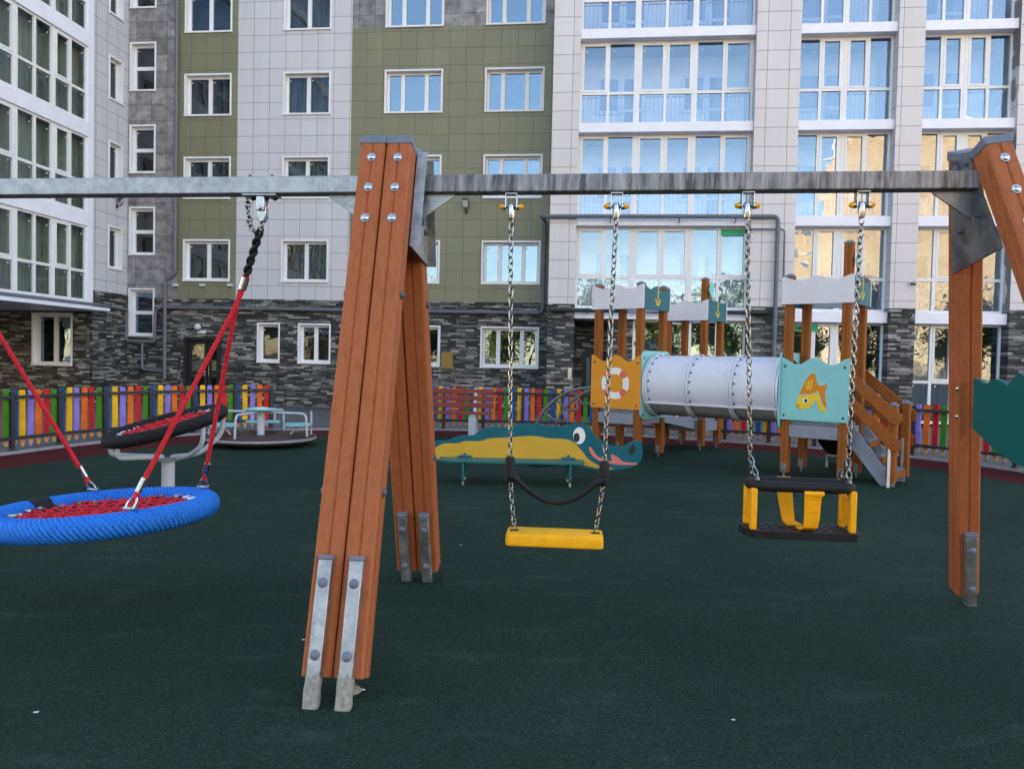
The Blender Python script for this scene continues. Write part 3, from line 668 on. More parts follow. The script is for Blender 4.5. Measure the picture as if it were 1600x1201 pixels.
# ------------------------------------------------------------------ pencil fences
def lin(c): return plain(c[0], c[1], .55, .22, 5, .05)
PEN = [lin(x) for x in (('picket_yellow', (.72, .40, .012)), ('picket_violet', (.24, .17, .56)), ('picket_orange', (.66, .13, .012)), ('picket_red', (.45, .015, .018)), ('picket_green', (.05, .20, .012)), ('picket_blue', (.012, .07, .22)))]
def fence(label, pts, start, post_every=5, phase=2, spacing=.118):
    # walk along the kerb line
    P = [Vector(p) for p in pts]; L = [0]
    for a, b in zip(P, P[1:]): L.append(L[-1] + (b - a).length)
    def at(s):
        for i in range(len(P) - 1):
            if s <= L[i + 1] or i == len(P) - 2:
                q = (s - L[i]) / (L[i + 1] - L[i]); d = (P[i + 1] - P[i]).normalized(); return P[i] + (P[i + 1] - P[i]) * q, d
    o = P[len(P) // 2]
    t = thing('picket_fence', label, 'fence', (o.x, o.y, 0))
    total = L[-1]; n = int(total / spacing)
    def tr(s, off, z): p, d = at(s); nn = Vector((-d.y, d.x)); q = p + nn * off - o; return (q.x, q.y, z)
    inner = -1
    # posts every six pickets, rails between posts
    ps = [spacing * (phase + 6 * i) for i in range(int((n - phase) / 6) + 1)]
    if ps[-1] < total - .3: ps.append(total - .03)
    if ps[0] > .3: ps = [.03] + ps
    for s in ps:
        p, d = at(s); a = math.atan2(d.y, d.x)
        m_ = MB(); m_.box(-.025, .025, -.025, .025, 0, .74, Matrix.Translation((p.x - o.x, p.y - o.y, 0)) @ Matrix.Rotation(a, 4, 'Z')); m_.box(-.045, .045, -.045, .045, 0.03, .042, Matrix.Translation((p.x - o.x, p.y - o.y, 0)) @ Matrix.Rotation(a, 4, 'Z'))
        m_.build('post', M['fencem'], t, .004)
    for z in (.175, .675):
        for s0, s1 in zip(ps, ps[1:]):
            m_ = MB(); a, b = tr(s0, -.0, z), tr(s1, -.0, z); d = (Vector(b) - Vector(a)); an = math.atan2(d.y, d.x)
            m_.box(.026, d.length - .026, -.018, .018, -.02, .02, Matrix.Translation(a) @ Matrix.Rotation(an, 4, 'Z')); m_.build('rail', M['fencem'], t, .003)
    for i in range(n):
        s = spacing * (i + .5); p, d = at(s); a = math.atan2(d.y, d.x); nn = Vector((-d.y, d.x))
        jz = rnd.uniform(-.008, .008); w = .039
        q = p + nn * OUT * .032 - o
        Mx = Matrix.Translation((q.x, q.y, jz)) @ Matrix.Rotation(a, 4, 'Z') @ Matrix.Rotation(rnd.uniform(-.012, .012), 4, 'Y')
        m_ = MB(); m_.prism([(-w, .16), (w, .16), (w, .75), (w - .012, .765), (-w + .012, .765), (-w, .75)], lambda x, z, y: Mx @ Vector((x, y, z)), -.011, .011)
        m_.prism([(-.013, .072), (0, .055), (.013, .072), (.014, .08), (-.014, .08)], lambda x, z, y: Mx @ Vector((x, y, z)), -.0105, .0105)
        po = m_.build('picket', PEN[(start + i) % 6], t, .0025, False)
        m_ = MB(); m_.prism([(-.014, .0805), (.014, .0805), (w, .1595), (-w, .1595)], lambda x, z, y: Mx @ Vector((x, y, z)), -.0108, .0108)
        m_.build('pencil_tip', M['tip'], po, 0, False)
    return t
OUT = -1
def seg(i0, i1): return [loop[i % len(loop)] for i in range(i0, i1 + 1)]
# find loop indices closest to chosen points
def near(x, y): return min(range(len(loop)), key=lambda i: (loop[i][0] - x) ** 2 + (loop[i][1] - y) ** 2)
off = inset(loop, -.06)
def seg(a, b):
    i, j = near(*a), near(*b); n = len(off)
    if j <= i: j += n
    return [off[q % n] for q in range(i, j + 1)]
OUT = 1
fence('rainbow pencil-picket fence left of the entrance gap, behind the blue nest swing', seg((-6.95, 4.8), (-4.0, 12.75)), 2, phase=3)
fence('rainbow pencil-picket fence right of the entrance gap, behind the crocodile bench and play towers', seg((-2.15, 13.35), (6.9, 7.9)), 0, phase=1, spacing=.1163)

# ------------------------------------------------------------------ helpers for timber posts
def post_prof(h=.057):
    c, g, d = .009, .006, .006; q = []
    for k in range(4):
        a = k * math.pi / 2; cs, sn = math.cos(a), math.sin(a)
        for x, y in ((h, -h + c), (h, -g), (h - d, 0), (h, g), (h, h - c)):
            q.append((x * cs - y * sn, x * sn + y * cs))
    return q
def timber(mb, a, b, h=.057, xdir=(1, 0, 0)):
    a, b = Vector(a), Vector(b); z = (b - a).normalized(); x = Vector(xdir); x = (x - z * x.dot(z)).normalized(); y = z.cross(x)
    mb.prism(post_prof(h), lambda p, q, t: a + (b - a) * t + x * p + y * q, 0, 1); return x, y, z
def mat_from(o, x, y, z):
    m = Matrix.Identity(4)
    for i, v in enumerate((x, y, z)):
        for j in range(3): m[j][i] = v[j]
    for j in range(3): m[j][3] = o[j]
    return m

# ------------------------------------------------------------------ play structure
YS = R(-38)
PS = Frame(1.14, 10.24, YS)
ps = thing('play_structure', 'play structure of brown-posted towers with orange and aqua panels, joined by a grey tunnel', 'play structure', (1.14, 10.24, 0), YS)
def wave(w, h, amp=.05, n=28, end=.0):
    top = []
    for i in range(n + 1):
        x = i / n; dz = amp * .5 * (1 - math.cos(4 * math.pi * x))
        if .25 < x < .75: dz = amp * .5 * (1 - math.cos(4 * math.pi * x)) + amp * .0
        top.append((w * (1 - x), h - dz))
    return [(0, 0), (w, 0)] + top
def panel(name, poly, origin, ux, mat, th=.018, parent=ps, bev=.003):
    """a board in the vertical plane through origin along ux, poly in (along, up)"""
    o = Vector(origin); u_ = Vector(ux).normalized(); n_ = Vector((u_.y, -u_.x, 0))
    m_ = MB(); m_.prism(poly, lambda a, b, t: o + u_ * a + Vector((0, 0, b)) + n_ * t, 0, th); return m_.build(name, mat, parent, bev, False), u_, n_, o
def inlay(name, poly, ctx, mat, d0, d1, parent):
    bo, u_, n_, o = ctx; m_ = MB(); m_.prism(poly, lambda a, b, t: o + u_ * a + Vector((0, 0, b)) + n_ * t, d0, d1); return m_.build(name, mat, parent, 0, False)
def ell(cx, cy, rx, ry, n=24, rot=0.):
    c, s = math.cos(rot), math.sin(rot)
    return [(cx + rx * math.cos(t) * c - ry * math.sin(t) * s, cy + rx * math.cos(t) * s + ry * math.sin(t) * c) for t in (2 * math.pi * i / n for i in range(n))]
def anchor(ctx, cx, z0, h, parent, th0=.018):
    m_ = MB(); bo, u_, n_, o = ctx
    fn = lambda a, b, t: o + u_ * a + Vector((0, 0, b)) + n_ * t
    w = h * .045
    m_.prism([(cx - w, z0 + h * .08), (cx + w, z0 + h * .08), (cx + w * .8, z0 + h * .86), (cx - w * .8, z0 + h * .86)], fn, th0, th0 + .003)
    m_.prism([(cx - h * .13, z0 + h * .70), (cx + h * .13, z0 + h * .70), (cx + h * .13, z0 + h * .74), (cx - h * .13, z0 + h * .74)], fn, th0, th0 + .0035)
    m_.prism(ell(cx, z0 + h * .92, h * .06, h * .06), fn, th0, th0 + .0025)
    arc = [(cx + h * .24 * math.sin(t), z0 + h * .30 - h * .26 * math.cos(t)) for t in [(-1.25 + 2.5 * i / 12) for i in range(13)]]
    inn = [(cx + h * .17 * math.sin(t), z0 + h * .33 - h * .20 * math.cos(t)) for t in [(1.25 - 2.5 * i / 12) for i in range(13)]]
    m_.prism(arc + inn, fn, th0, th0 + .0028)
    for sg in (-1, 1):
        x = cx + sg * h * .22; m_.prism([(x - h * .09, z0 + h * .24), (x + h * .09, z0 + h * .24), (x + sg * h * .03, z0 + h * .42)], fn, th0, th0 + .0032)
    return m_.build('anchor_emblem', M['yel'], parent, 0, False)
PH = .047
def tower(ox, oy, s, top=2.25, tall=(), deck=.62):
    c = {}
    for kx, ky in ((0, 0), (1, 0), (0, 1), (1, 1)):
        x, y = ox + kx * s, oy + ky * s; c[kx, ky] = (x, y)
        zt = top + (.33 if (kx, ky) in tall else 0)
        m_ = MB(); timber(m_, (x, y, .055), (x, y, zt), PH); p = m_.build('post', M['woodp'], ps)
        m_ = MB(); m_.box(x - .05, x + .05, y - .05, y + .05, zt, zt + .02); m_.lathe([(.046, 0), (.035, .014), (.012, .02), (.002, .021)], Matrix.Translation((x, y, zt + .02)), 12); m_.build('post_cap', M['cap'], p, .003)
        m_ = MB(); m_.box(x - .026, x + .026, y - PH - .006, y - PH, .055, .155); m_.dome((x, y - PH - .006, .115), (0, -1, 0), .014, .007); m_.cyl((x, y - .03, -.02), (x, y - .03, .07), .013, 8); m_.build('foot', M['galvb'], p, .002)
    # deck: grey frame with bolts and top boards
    m_ = MB(); a, b = ox + PH, ox + s - PH; e, f = oy + PH, oy + s - PH
    m_.box(a + .001, b - .001, oy - .045, oy - .005, deck - .16, deck - .02)
    m_.box(a, b, oy + s + .005, oy + s + .045, deck - .16, deck - .02)
    m_.box(ox - .02, ox + .02, e, f, deck - .16, deck - .02); m_.box(ox + s - .02, ox + s + .02, e, f, deck - .16, deck - .02)
    for bx in (a + .06, b - .06):
        for bz in (deck - .12, deck - .06): m_.dome((bx, oy - .045, bz), (0, -1, 0), .013, .008)
    m_.build('deck_frame', M['gpaint'], ps, .004)
    m_ = MB()
    for i in range(6):
        w = s / 6; m_.box(ox + .02, ox + s - .02, oy + i * w + .004, oy + (i + 1) * w - .004, deck - .018, deck + .012)
    m_.build('deck', M['gpaint'], ps, .003)
    return c
S = .62
def roof(ox, oy, s, z0, h, flag=True):
    e = .075
    o1 = panel('roof_panel', wave(s + 2 * e, h), (ox - e, oy - PH - .002, z0), (1, 0, 0), M['roofw'])
    o2 = panel('roof_panel', wave(s + 2 * e, h), (ox - e, oy + s + PH + .02, z0), (1, 0, 0), M['roofw'])
    t1 = panel('roof_panel', wave(s + 2 * e - .044, h), (ox + s + PH + .002, oy - e + .022, z0), (0, 1, 0), M['teal']); t1[0]['label'] = 'teal roof panel with a yellow anchor'
    anchor(t1, (s + 2 * e) * .5, z0 * 0 + .05, h * .82, t1[0])
    t2 = panel('roof_panel', wave(s + 2 * e - .044, h), (ox - PH - .02, oy - e + .022, z0), (0, 1, 0), M['teal'])
c1 = tower(0, 0, S, 2.26); roof(0, 0, S, 1.95, .31)
c2 = tower(.08, 1.86, .58, 2.16, ((1, 0),), .42); roof(.08, 1.86, .58, 1.90, .30)
FX, FY = 2.50, .03
c3 = tower(FX, FY, S, 2.26, ((1, 0),)); roof(FX, FY, S, 1.95, .31)
# pennants on the two tall posts
for (x, y), zt in ((c2[1, 0], 2.28), (c3[1, 0], 2.36)):
    m_ = MB(); m_.prism([(-.07, .0), (.05, -.13), (.09, -.13), (.09, .13), (.05, .13)], lambda a, b, t: Vector((x + PH + .03 + a * .0 + t, y + a, zt + b + .05)), 0, .018); m_.build('pennant', M['aqua'], ps, .003, False)
def bolts(ctx, w, h, parent, ins=.05):
    m_ = MB(); bo, u_, n_, o = ctx
    for a in (ins, w - ins):
        for b in (ins, h - ins * 1.6): m_.dome(o + u_ * a + Vector((0, 0, b)) + n_ * .018, n_, .016, .01)
    m_.build('bolt_caps', M['capb'], parent)
PW = S + .12
# orange lifebuoy panel
op = panel('guard_panel', wave(PW, .70, .085), (-.06, -PH - .004, .655), (1, 0, 0), M['orange']); op[0]['label'] = 'orange wavy panel with a lifebuoy picture'
bolts(op, PW, .68, op[0])
cx, cz, ro, ri = PW * .5, .33, .205, .118
def ring_sector(a0, a1, r0, r1, n=10):
    A = [a0 + (a1 - a0) * i / n for i in range(n + 1)]
    return [(cx + r1 * math.cos(a), cz + r1 * math.sin(a)) for a in A] + [(cx + r0 * math.cos(a), cz + r0 * math.sin(a)) for a in A[::-1]]
lb = None
for q in range(4):
    a0 = R(90 * q + 58); lb2 = inlay('lifebuoy_emblem', ring_sector(a0 - R(26) - R(0), a0 + R(26) - R(0) + R(0), ri, ro), op, M['pale'], .018, .021, op[0]) if False else None
for q in range(4):
    inlay('lifebuoy_white', ring_sector(R(90 * q - 28), R(90 * q + 28), ri, ro), op, M['pale'], .018, .0215, op[0])
    inlay('lifebuoy_red', ring_sector(R(90 * q + 28.4), R(90 * q + 61.6), ri + .002, ro - .002), op, M['redi'], .018, .021, op[0])
# aqua fish panel
fp = panel('guard_panel', wave(PW, .70, .08), (FX - .06, FY - PH - .004, .655), (1, 0, 0), M['aqua']); fp[0]['label'] = 'aqua wavy panel with an orange and yellow fish'
bolts(fp, PW, .68, fp[0])
def fmap(P):   # surveyed outline of the fish in panel coordinates
    return [((x - 183) / 334 * PW, (815 - y) / 285 * .68) for x, y in P]
inlay('fish_back', fmap([(281, 692), (292, 668), (304, 640), (318, 615), (335, 598), (346, 592), (356, 597), (360, 612), (363, 632), (371, 645), (386, 649), (400, 645), (414, 639), (410, 660), (406, 685), (408, 710), (414, 735), (416, 752), (404, 745), (394, 728), (386, 705), (380, 682), (372, 673), (355, 682), (335, 690), (310, 692)]), fp, M['fisho'], .018, .0205, fp[0])
inlay('fish_body', fmap([(268, 742), (272, 722), (281, 699), (310, 696), (335, 694), (356, 686), (371, 677), (377, 690), (383, 712), (391, 733), (402, 748), (415, 756), (413, 766), (398, 770), (382, 764), (374, 745), (366, 720), (357, 722), (345, 742), (328, 757), (305, 763), (282, 760)]), fp, M['fishy'], .018, .021, fp[0])
inlay('fish_eye', fmap(ell(313, 722, 14, 13)), fp, M['pale'], .021, .0225, fp[0]); inlay('fish_pupil', fmap(ell(315, 722, 8, 9, 16)), fp, M['ink'], .0225, .0235, fp[0])
inlay('fish_mouth', fmap([(268, 742), (282, 742), (285, 750), (276, 756), (268, 750)]), fp, M['fisho'], .021, .0222, fp[0])
m_ = MB(); bo, u_, n_, o = fp
for P in ([(314, 632), (319, 632), (317, 662), (312, 662)], [(325, 627), (331, 627), (328, 662), (322, 662)], [(338, 625), (345, 625), (341, 662), (335, 662)], [(312, 658), (341, 658), (338, 668), (316, 668)]):
    m_.prism(fmap(P), lambda a, b, t: o + u_ * a + Vector((0, 0, b)) + n_ * t, .0205, .0225)
m_.build('fish_fin', M['fishy'], fp[0], 0, False)
# back guard panels (aqua, low) on the fish tower
panel('guard_panel', wave(PW * .5, .62, .04), (FX - .02, FY + S + PH + .02, .655), (1, 0, 0), M['aqua'])
# the tunnel
TX0, TX1, TY, TZ, TR = S + .09, FX - .09, .335, .975, .385
def shell(mb, x0, x1, r, a0, a1, n=40, th=.012):
    A = [a0 + (a1 - a0) * i / n for i in range(n + 1)]
    vs = []; fs = []
    for x in (x0, x1):
        for rr in (r, r - th):
            vs += [(x, TY + rr * math.cos(a), TZ + rr * math.sin(a)) for a in A]
    m = n + 1
    for i in range(n):
        fs += [(i, i + 1, 2 * m + i + 1, 2 * m + i), (m + i, m + i + 1, 3 * m + i + 1, 3 * m + i), (i, i + 1, m + i + 1, m + i), (2 * m + i, 2 * m + i + 1, 3 * m + i + 1, 3 * m + i)]
    fs += [(0, m, 3 * m, 2 * m), (n, m + n, 3 * m + n, 2 * m + n)]
    mb.add(vs, fs)
SA = R(-34)
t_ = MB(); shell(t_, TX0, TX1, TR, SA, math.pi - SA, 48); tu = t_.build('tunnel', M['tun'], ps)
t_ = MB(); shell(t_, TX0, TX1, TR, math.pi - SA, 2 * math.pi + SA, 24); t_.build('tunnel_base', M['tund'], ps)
ln = TX1 - TX0
for fx in (.012, .34, .67, .988):
    f_ = MB(); bt = MB(); x = TX0 + ln * fx
    vs, fs = [], []
    wd = .03
    shell(f_, x - wd, x - .003, TR + .022, 0, 2 * math.pi, 56, .03); shell(f_, x + .003, x + wd, TR + .022, 0, 2 * math.pi, 56, .03)
    for q in range(20):
        a = 2 * math.pi * (q + .5) / 20; nv = Vector((0, math.cos(a), math.sin(a))); bt.dome(Vector((x + .048, TY, TZ)) + nv * (TR - .001), nv, .015, .014, 8)
    fo_ = f_.build('tunnel_flange', M['tun'], ps); bt.build('bolt_ring', M['capb'], fo_)
f_ = MB()
for sgn in (-1,):
    for zo in (0.,):
        f_.box(TX0, TX1, TY - TR * math.cos(SA) - .03, TY - TR * math.cos(SA) + .02, TZ + TR * math.sin(SA) - .012, TZ + TR * math.sin(SA) + .012)
nb = 18; bt = MB()
for q in range(nb):
    bt.dome((TX0 + ln * (q + .5) / nb, TY - TR * math.cos(SA) - .004, TZ + TR * math.sin(SA) + .03), (0, -1, .3), .014, .012, 8)
    a = R(88); bt.dome((TX0 + ln * (q + .5) / nb, TY - TR * math.cos(a), TZ + TR * math.sin(a)), (0, -math.cos(a), math.sin(a)), .014, .014, 8)
sm_ = f_.build('tunnel_seam', M['tun'], ps); bt.build('bolt_row', M['capb'], sm_)
for x, nx, lb in ((S + PH + .002, 1, None), (FX - PH - .022, -1, None)):
    pts = []; w, h, rr = S + .17, .88, .10
    for cx_, cy_, a0 in ((w - rr, rr, -90), (w - rr, h - rr, 0), (rr, h - rr, 90), (rr, rr, 180)):
        for i in range(6): a = R(a0 + 18 * i); pts.append((cx_ + rr * math.cos(a), cy_ + rr * math.sin(a)))
    hole = [(w / 2 + .36 * math.cos(2 * math.pi * i / 40), (TZ - .535) + .36 * math.sin(2 * math.pi * i / 40)) for i in range(40)]
    # bridge polygon: outline with round opening
    poly = pts + [pts[0]] + [hole[(i + 35) % 40] for i in range(0, -41, -1)]
    pp = panel('tunnel_panel', poly, (x, TY - w / 2, .535), (0, 1, 0), M['aqua'], bev=0)
    bolts(pp, w, h, pp[0], .06)
# bridge between orange tower and the tower behind
m_ = MB(); m_.prism([(S + PH, .60), (1.81, .41), (1.81, .30), (S + PH, .47)], lambda a, b, t: Vector((t, a, b)), .06, .09); m_.prism([(S + PH, .60), (1.81, .41), (1.81, .30), (S + PH, .47)], lambda a, b, t: Vector((t, a, b)), .55, .58)
m_.build('bridge_rail', M['gpaint'], ps, .003)
m_ = MB(); m_.prism([(S + PH, .595), (1.81, .405), (1.81, .38), (S + PH, .57)], lambda a, b, t: Vector((t, a, b)), .091, .549); m_.build('bridge_deck', M['gpaint'], ps, .003)
# steps down from the fish tower
SX = FX + S
sxe, sy0, sy1 = 3.60, FY + .05, FY + .69
for y in (sy0, sy1):
    m_ = MB(); timber(m_, (sxe, y, .05), (sxe, y, .86), PH); p = m_.build('stair_post', M['woodp'], ps)
    m_ = MB(); m_.box(sxe - .05, sxe + .05, y - .05, y + .05, .86, .878); m_.lathe([(.046, 0), (.03, .016), (.004, .024)], Matrix.Translation((sxe, y, .878)), 12); m_.build('post_cap', M['cap'], p, .003)
    m_ = MB(); m_.box(sxe - .028, sxe + .0, y - PH - .012, y - PH, -.02, .48); [m_.dome((sxe - .014, y - PH - .012, z), (0, -1, 0), .013, .008) for z in (.14, .42)]; m_.build('foot', M['pale'] if y == sy0 else M['galv'], p, .002)
    yo = y - PH - .022 if y == sy0 else y + PH
    for za, zb in ((1.28, .80), (1.03, .52)):
        hh = .135
        m_ = MB(); poly = [(SX - .02, za), (sxe + .06, zb), (sxe + .10, zb - .03), (sxe + .10, zb - .09), (sxe + .06, zb - hh), (sxe, zb - hh + .01), (SX - .02, za - hh)]
        m_.prism(poly, lambda a, b, t: Vector((a, t, b)), yo, yo + .022); m_.dome((sxe + .03, yo if y == sy0 else yo + .022, zb - .06), (0, -1 if y == sy0 else 1, 0), .014, .01)
        m_.build('handrail_board', M['wood'] if False else M['woodp'], ps, .004)
for y in (sy0 + .05, sy1 - .08):
    m_ = MB(); m_.prism([(SX + .01, .60), (SX + .09, .60), (sxe + .02, .06), (sxe + .02, -.02), (sxe - .10, -.02), (SX + .01, .44)], lambda a, b, t: Vector((a, t, b)), y, y + .03)
    for q in range(3): m_.dome((SX + .10 + q * .14, y, .46 - q * .16), (0, -1, 0), .012, .008)
    m_.build('stringer', M['gpaint'], ps, .003)
for i in range(3):
    x = SX + .06 + i * .135; z = .46 - i * .155
    m_ = MB(); m_.box(x, x + .17, sy0 + .081, sy1 - .081, z - .015, z + .012); m_.build('step', M['dtube'], ps, .003)
    m_ = MB(); m_.box(x + .15, x + .185, sy0 + .081, sy1 - .081, z - .07, z - .016); m_.build('step_riser', M['woodp'], ps, .003)
# black slide leaving the back of the fish tower
sl = MB(); path = [(FY + S + .02, .62), (FY + S + .15, .50), (FY + S + .35, .30), (FY + S + .65, .16), (FY + S + 1.0, .10), (FY + S + 1.3, .10)]
prf = [(-.24, .2), (-.21, .05), (-.12, 0), (.12, 0), (.21, .05), (.24, .2), (.26, .2), (.23, .03), (.13, -.025), (-.13, -.025), (-.23, .03), (-.26, .2)]
vs = [(FX + S / 2 + a, y, z + b) for y, z in path for a, b in prf]; q = len(prf); fs = []
for i in range(len(path) - 1):
    for k_ in range(q): fs.append((i * q + k_, i * q + (k_ + 1) % q, (i + 1) * q + (k_ + 1) % q, (i + 1) * q + k_))
fs += [tuple(range(q)), tuple(range((len(path) - 1) * q, len(path) * q))]
sl.add(vs, fs); sl.build('slide', M['black'], ps)
m_ = MB(); m_.tube([(FX + .12, FY + S + .6, -.02), (FX + .12, FY + S + .6, .15), (FX + .5, FY + S + .6, .15), (FX + .5, FY + S + .6, -.02)], .02, 8); m_.build('slide_support', M['galv'], ps)
# curved tube climber on the left of the orange tower
for y in (.0, .5):
    pth = []
    for i in range(17):
        a = R(90 + 88 * i / 16); pth.append((-.08 + 1.0 * math.cos(a), y, -.02 + .93 * math.sin(a)))
    m_ = MB(); m_.tube(pth, .021, 10); m_.build('climber_arch', M['dtube'], ps)
for a in (108, 126, 144, 162):
    x, z = -.08 + 1.0 * math.cos(R(a)), -.02 + .93 * math.sin(R(a)); nx, nz = -math.cos(R(a)), -math.sin(R(a)); k_ = .2
    m_ = MB(); m_.tube(arc_path([(x, .0, z), (x + nx * k_, .12, z + nz * k_), (x + nx * k_, .38, z + nz * k_), (x, .5, z)], .08), .016, 8); m_.build('climber_rung', M['dtube'], ps)

# ------------------------------------------------------------------ crocodile bench
CY = 7.92
cb = thing('crocodile_bench', 'low children\'s bench shaped as a teal crocodile with yellow belly, one plank seat', 'bench', (.2, CY, 0))
CF = Frame(.2, CY, 0)
def cpt(P): return [CF.onY(640 + x / 4., 600 + y / 4., 0.) for x, y in P]
def smooth_poly(P, k=3): return catmull(P, k)
out = smooth_poly([(-35, 430), (20, 395), (95, 372), (145, 357), (190, 352), (240, 350), (300, 325), (350, 318), (400, 318), (440, 290), (500, 268), (560, 268), (620, 270), (680, 252), (730, 245), (800, 248), (880, 260), (960, 262), (1010, 248), (1060, 245), (1100, 252), (1130, 275), (1160, 320), (1200, 355), (1260, 382), (1320, 390), (1360, 375), (1400, 355), (1435, 353), (1453, 380), (1455, 440), (1445, 480), (1410, 510), (1340, 530), (1270, 540), (1200, 540), (1120, 530), (1050, 522), (950, 508), (860, 518), (780, 518), (700, 505), (600, 490), (500, 487), (300, 487), (145, 485), (40, 470), (-20, 455)])
m_ = MB(); m_.prism(cpt(out), lambda a, b, t: Vector((a, t, b)), 0, .022); body = m_.build('body_board', M['teal'], cb, .003, False)
def cin(name, P, mat, d, par=body, sm=True):
    m_ = MB(); P = smooth_poly(P) if sm else P; m_.prism(cpt(P), lambda a, b, t: Vector((a, t, b)), -d, -.0002); return m_.build(name, mat, par, 0, False)
cin('belly', [(20, 462), (80, 425), (145, 405), (180, 385), (220, 370), (300, 368), (350, 355), (440, 355), (490, 340), (560, 335), (650, 330), (740, 323), (800, 325), (870, 338), (950, 340), (1000, 350), (1040, 375), (1080, 420), (1110, 460), (1150, 490), (1200, 515), (1282, 526), (1230, 530), (1150, 520), (1060, 500), (980, 486), (800, 482), (600, 478), (400, 474), (150, 472)], M['ochre'], .003)
cin('eye', ell(1060, 322, 38, 53, 28), M['pale'], .003, sm=False); cin('pupil', ell(1044, 333, 19, 29, 24), M['ink'], .005, sm=False)
cin('nostril', ell(1391, 411, 19, 34, 24, R(15)), M['ink'], .003, sm=False)
cin('mouth', [(1120, 398), (1132, 393), (1145, 410), (1165, 440), (1195, 462), (1230, 475), (1262, 482), (1258, 455), (1258, 438), (1275, 442), (1300, 455), (1318, 470), (1335, 484), (1380, 490), (1420, 492), (1412, 502), (1360, 504), (1300, 502), (1240, 492), (1185, 478), (1145, 450), (1128, 425)], M['pink'], .003)
zs = CF.onY(820, 719, -.16)[1]
xa, xb = WORLD.onZ(688, 713, zs)[0], WORLD.onZ(914, 722, zs)[0]
m_ = MB(); xa -= .2; xb -= .2; r_ = .12
pts = []
for (cx_, cy_, a0) in ((xb - r_, -.30 + r_, -90), (xb - r_, .10 - r_, 0), (xa + r_, .10 - r_, 90), (xa + r_, -.30 + r_, 180)):
    for i in range(6): a = R(a0 + 18 * i); pts.append((cx_ + r_ * math.cos(a), cy_ + r_ * math.sin(a)))
m_.prism(pts, lambda a, b, t: Vector((a, b, t)), zs - .022, zs); m_.build('seat', M['tealg'], cb, .004, False)
for px in (722, 890):
    x = WORLD.onZ(px, 760, 0.)[0] - .2
    m_ = MB(); m_.prism([(-.29, zs - .023), (.09, zs - .023), (.10, .06), (.05, .03), (.02, .12), (-.14, .16), (-.22, .12), (-.26, .03), (-.30, .06)], lambda a, b, t: Vector((x + t, a, b)), -.011, .011); lg = m_.build('leg', M['tealg'], cb, .003, False)
    m_ = MB(); m_.prism([(-.035, 0), (.035, 0), (.02, .045), (-.02, .045)], lambda a, b, t: Vector((x + t, -.02 + a * .5, zs + .001 + b)), -.012, .012); m_.box(x - .07, x + .07, -.036, -.004, zs + .0005, zs + .02); m_.build('leg_tenon', M['teal'], lg, .002, False)
    m_ = MB(); m_.cyl((x, -.265, -.02), (x, -.265, .07), .012, 8); m_.cyl((x, .075, -.02), (x, .075, .07), .012, 8); m_.build('foot', M['galv'], lg)

# ------------------------------------------------------------------ red slatted park bench by the fence
bx0, by0 = WORLD.onY(700, 640, 12.35)[0], 12.35
pb = thing('park_bench', 'park bench with red-brown slats and pale legs in front of the rainbow fence', 'bench', (bx0, by0, 0), R(-3))
for z in (.73, .62, .51):
    m_ = MB(); m_.box(-.72, .72, .16 - (z - .5) * -.25, .19 - (z - .5) * -.25, z - .042, z + .042); m_.build('back_slat', M['slat'], pb, .006)
for y in (-.22, -.12, -.02, .08):
    m_ = MB(); m_.box(-.72, .72, y - .042, y + .042, .385, .415); m_.build('seat_slat', M['slat'], pb, .006)
for x in (-.5, .42):
    m_ = MB(); m_.box(x - .06, x + .06, -.25, .12, 0, .35); m_.box(x - .05, x + .05, -.26, .14, .35, .384)
    m_.prism([(.125, .30), (.15, .30), (.26, .79), (.235, .79)], lambda a, b, t: Vector((x + t, a + .0, b)), -.03, .03); m_.build('leg', M['gtube'], pb, .01)

# ------------------------------------------------------------------ merry-go-round
mgx, mgy = -3.50, 10.72
mg = thing('merry_go_round', 'merry-go-round with dark brown round platform, aqua seats and grey tube frames', 'merry-go-round', (mgx, mgy, 0), R(0))
m_ = MB(); m_.lathe([(.745, .125), (.745, .14), (.735, .143), (.001, .143)][::1], None, 64); m_.build('platform', M['brown'], mg)
m_ = MB(); m_.lathe([(.70, .085), (.75, .088), (.758, .105), (.752, .124), (.70, .1245)], None, 64); m_.build('platform_rim', M['kerb'], mg)
m_ = MB(); m_.lathe([(.62, .03), (.66, .05), (.66, .084), (.3, .0845)], None, 48); m_.build('undercarriage', M['black'], mg)
m_ = MB(); m_.lathe([(.055, .143), (.05, .15), (.05, .485), (.001, .486)], None, 24); m_.build('centre_post', M['gtube'], mg)
m_ = MB(); m_.lathe([(.20, .487), (.215, .492), (.215, .505), (.205, .51), (.001, .511)], None, 40); tb = m_.build('table', M['aqua'], mg)
m_ = MB(); m_.lathe([(.10, .511), (.10, .518), (.09, .521), (.001, .522)], None, 32); m_.build('table_plate', M['pale'], tb)
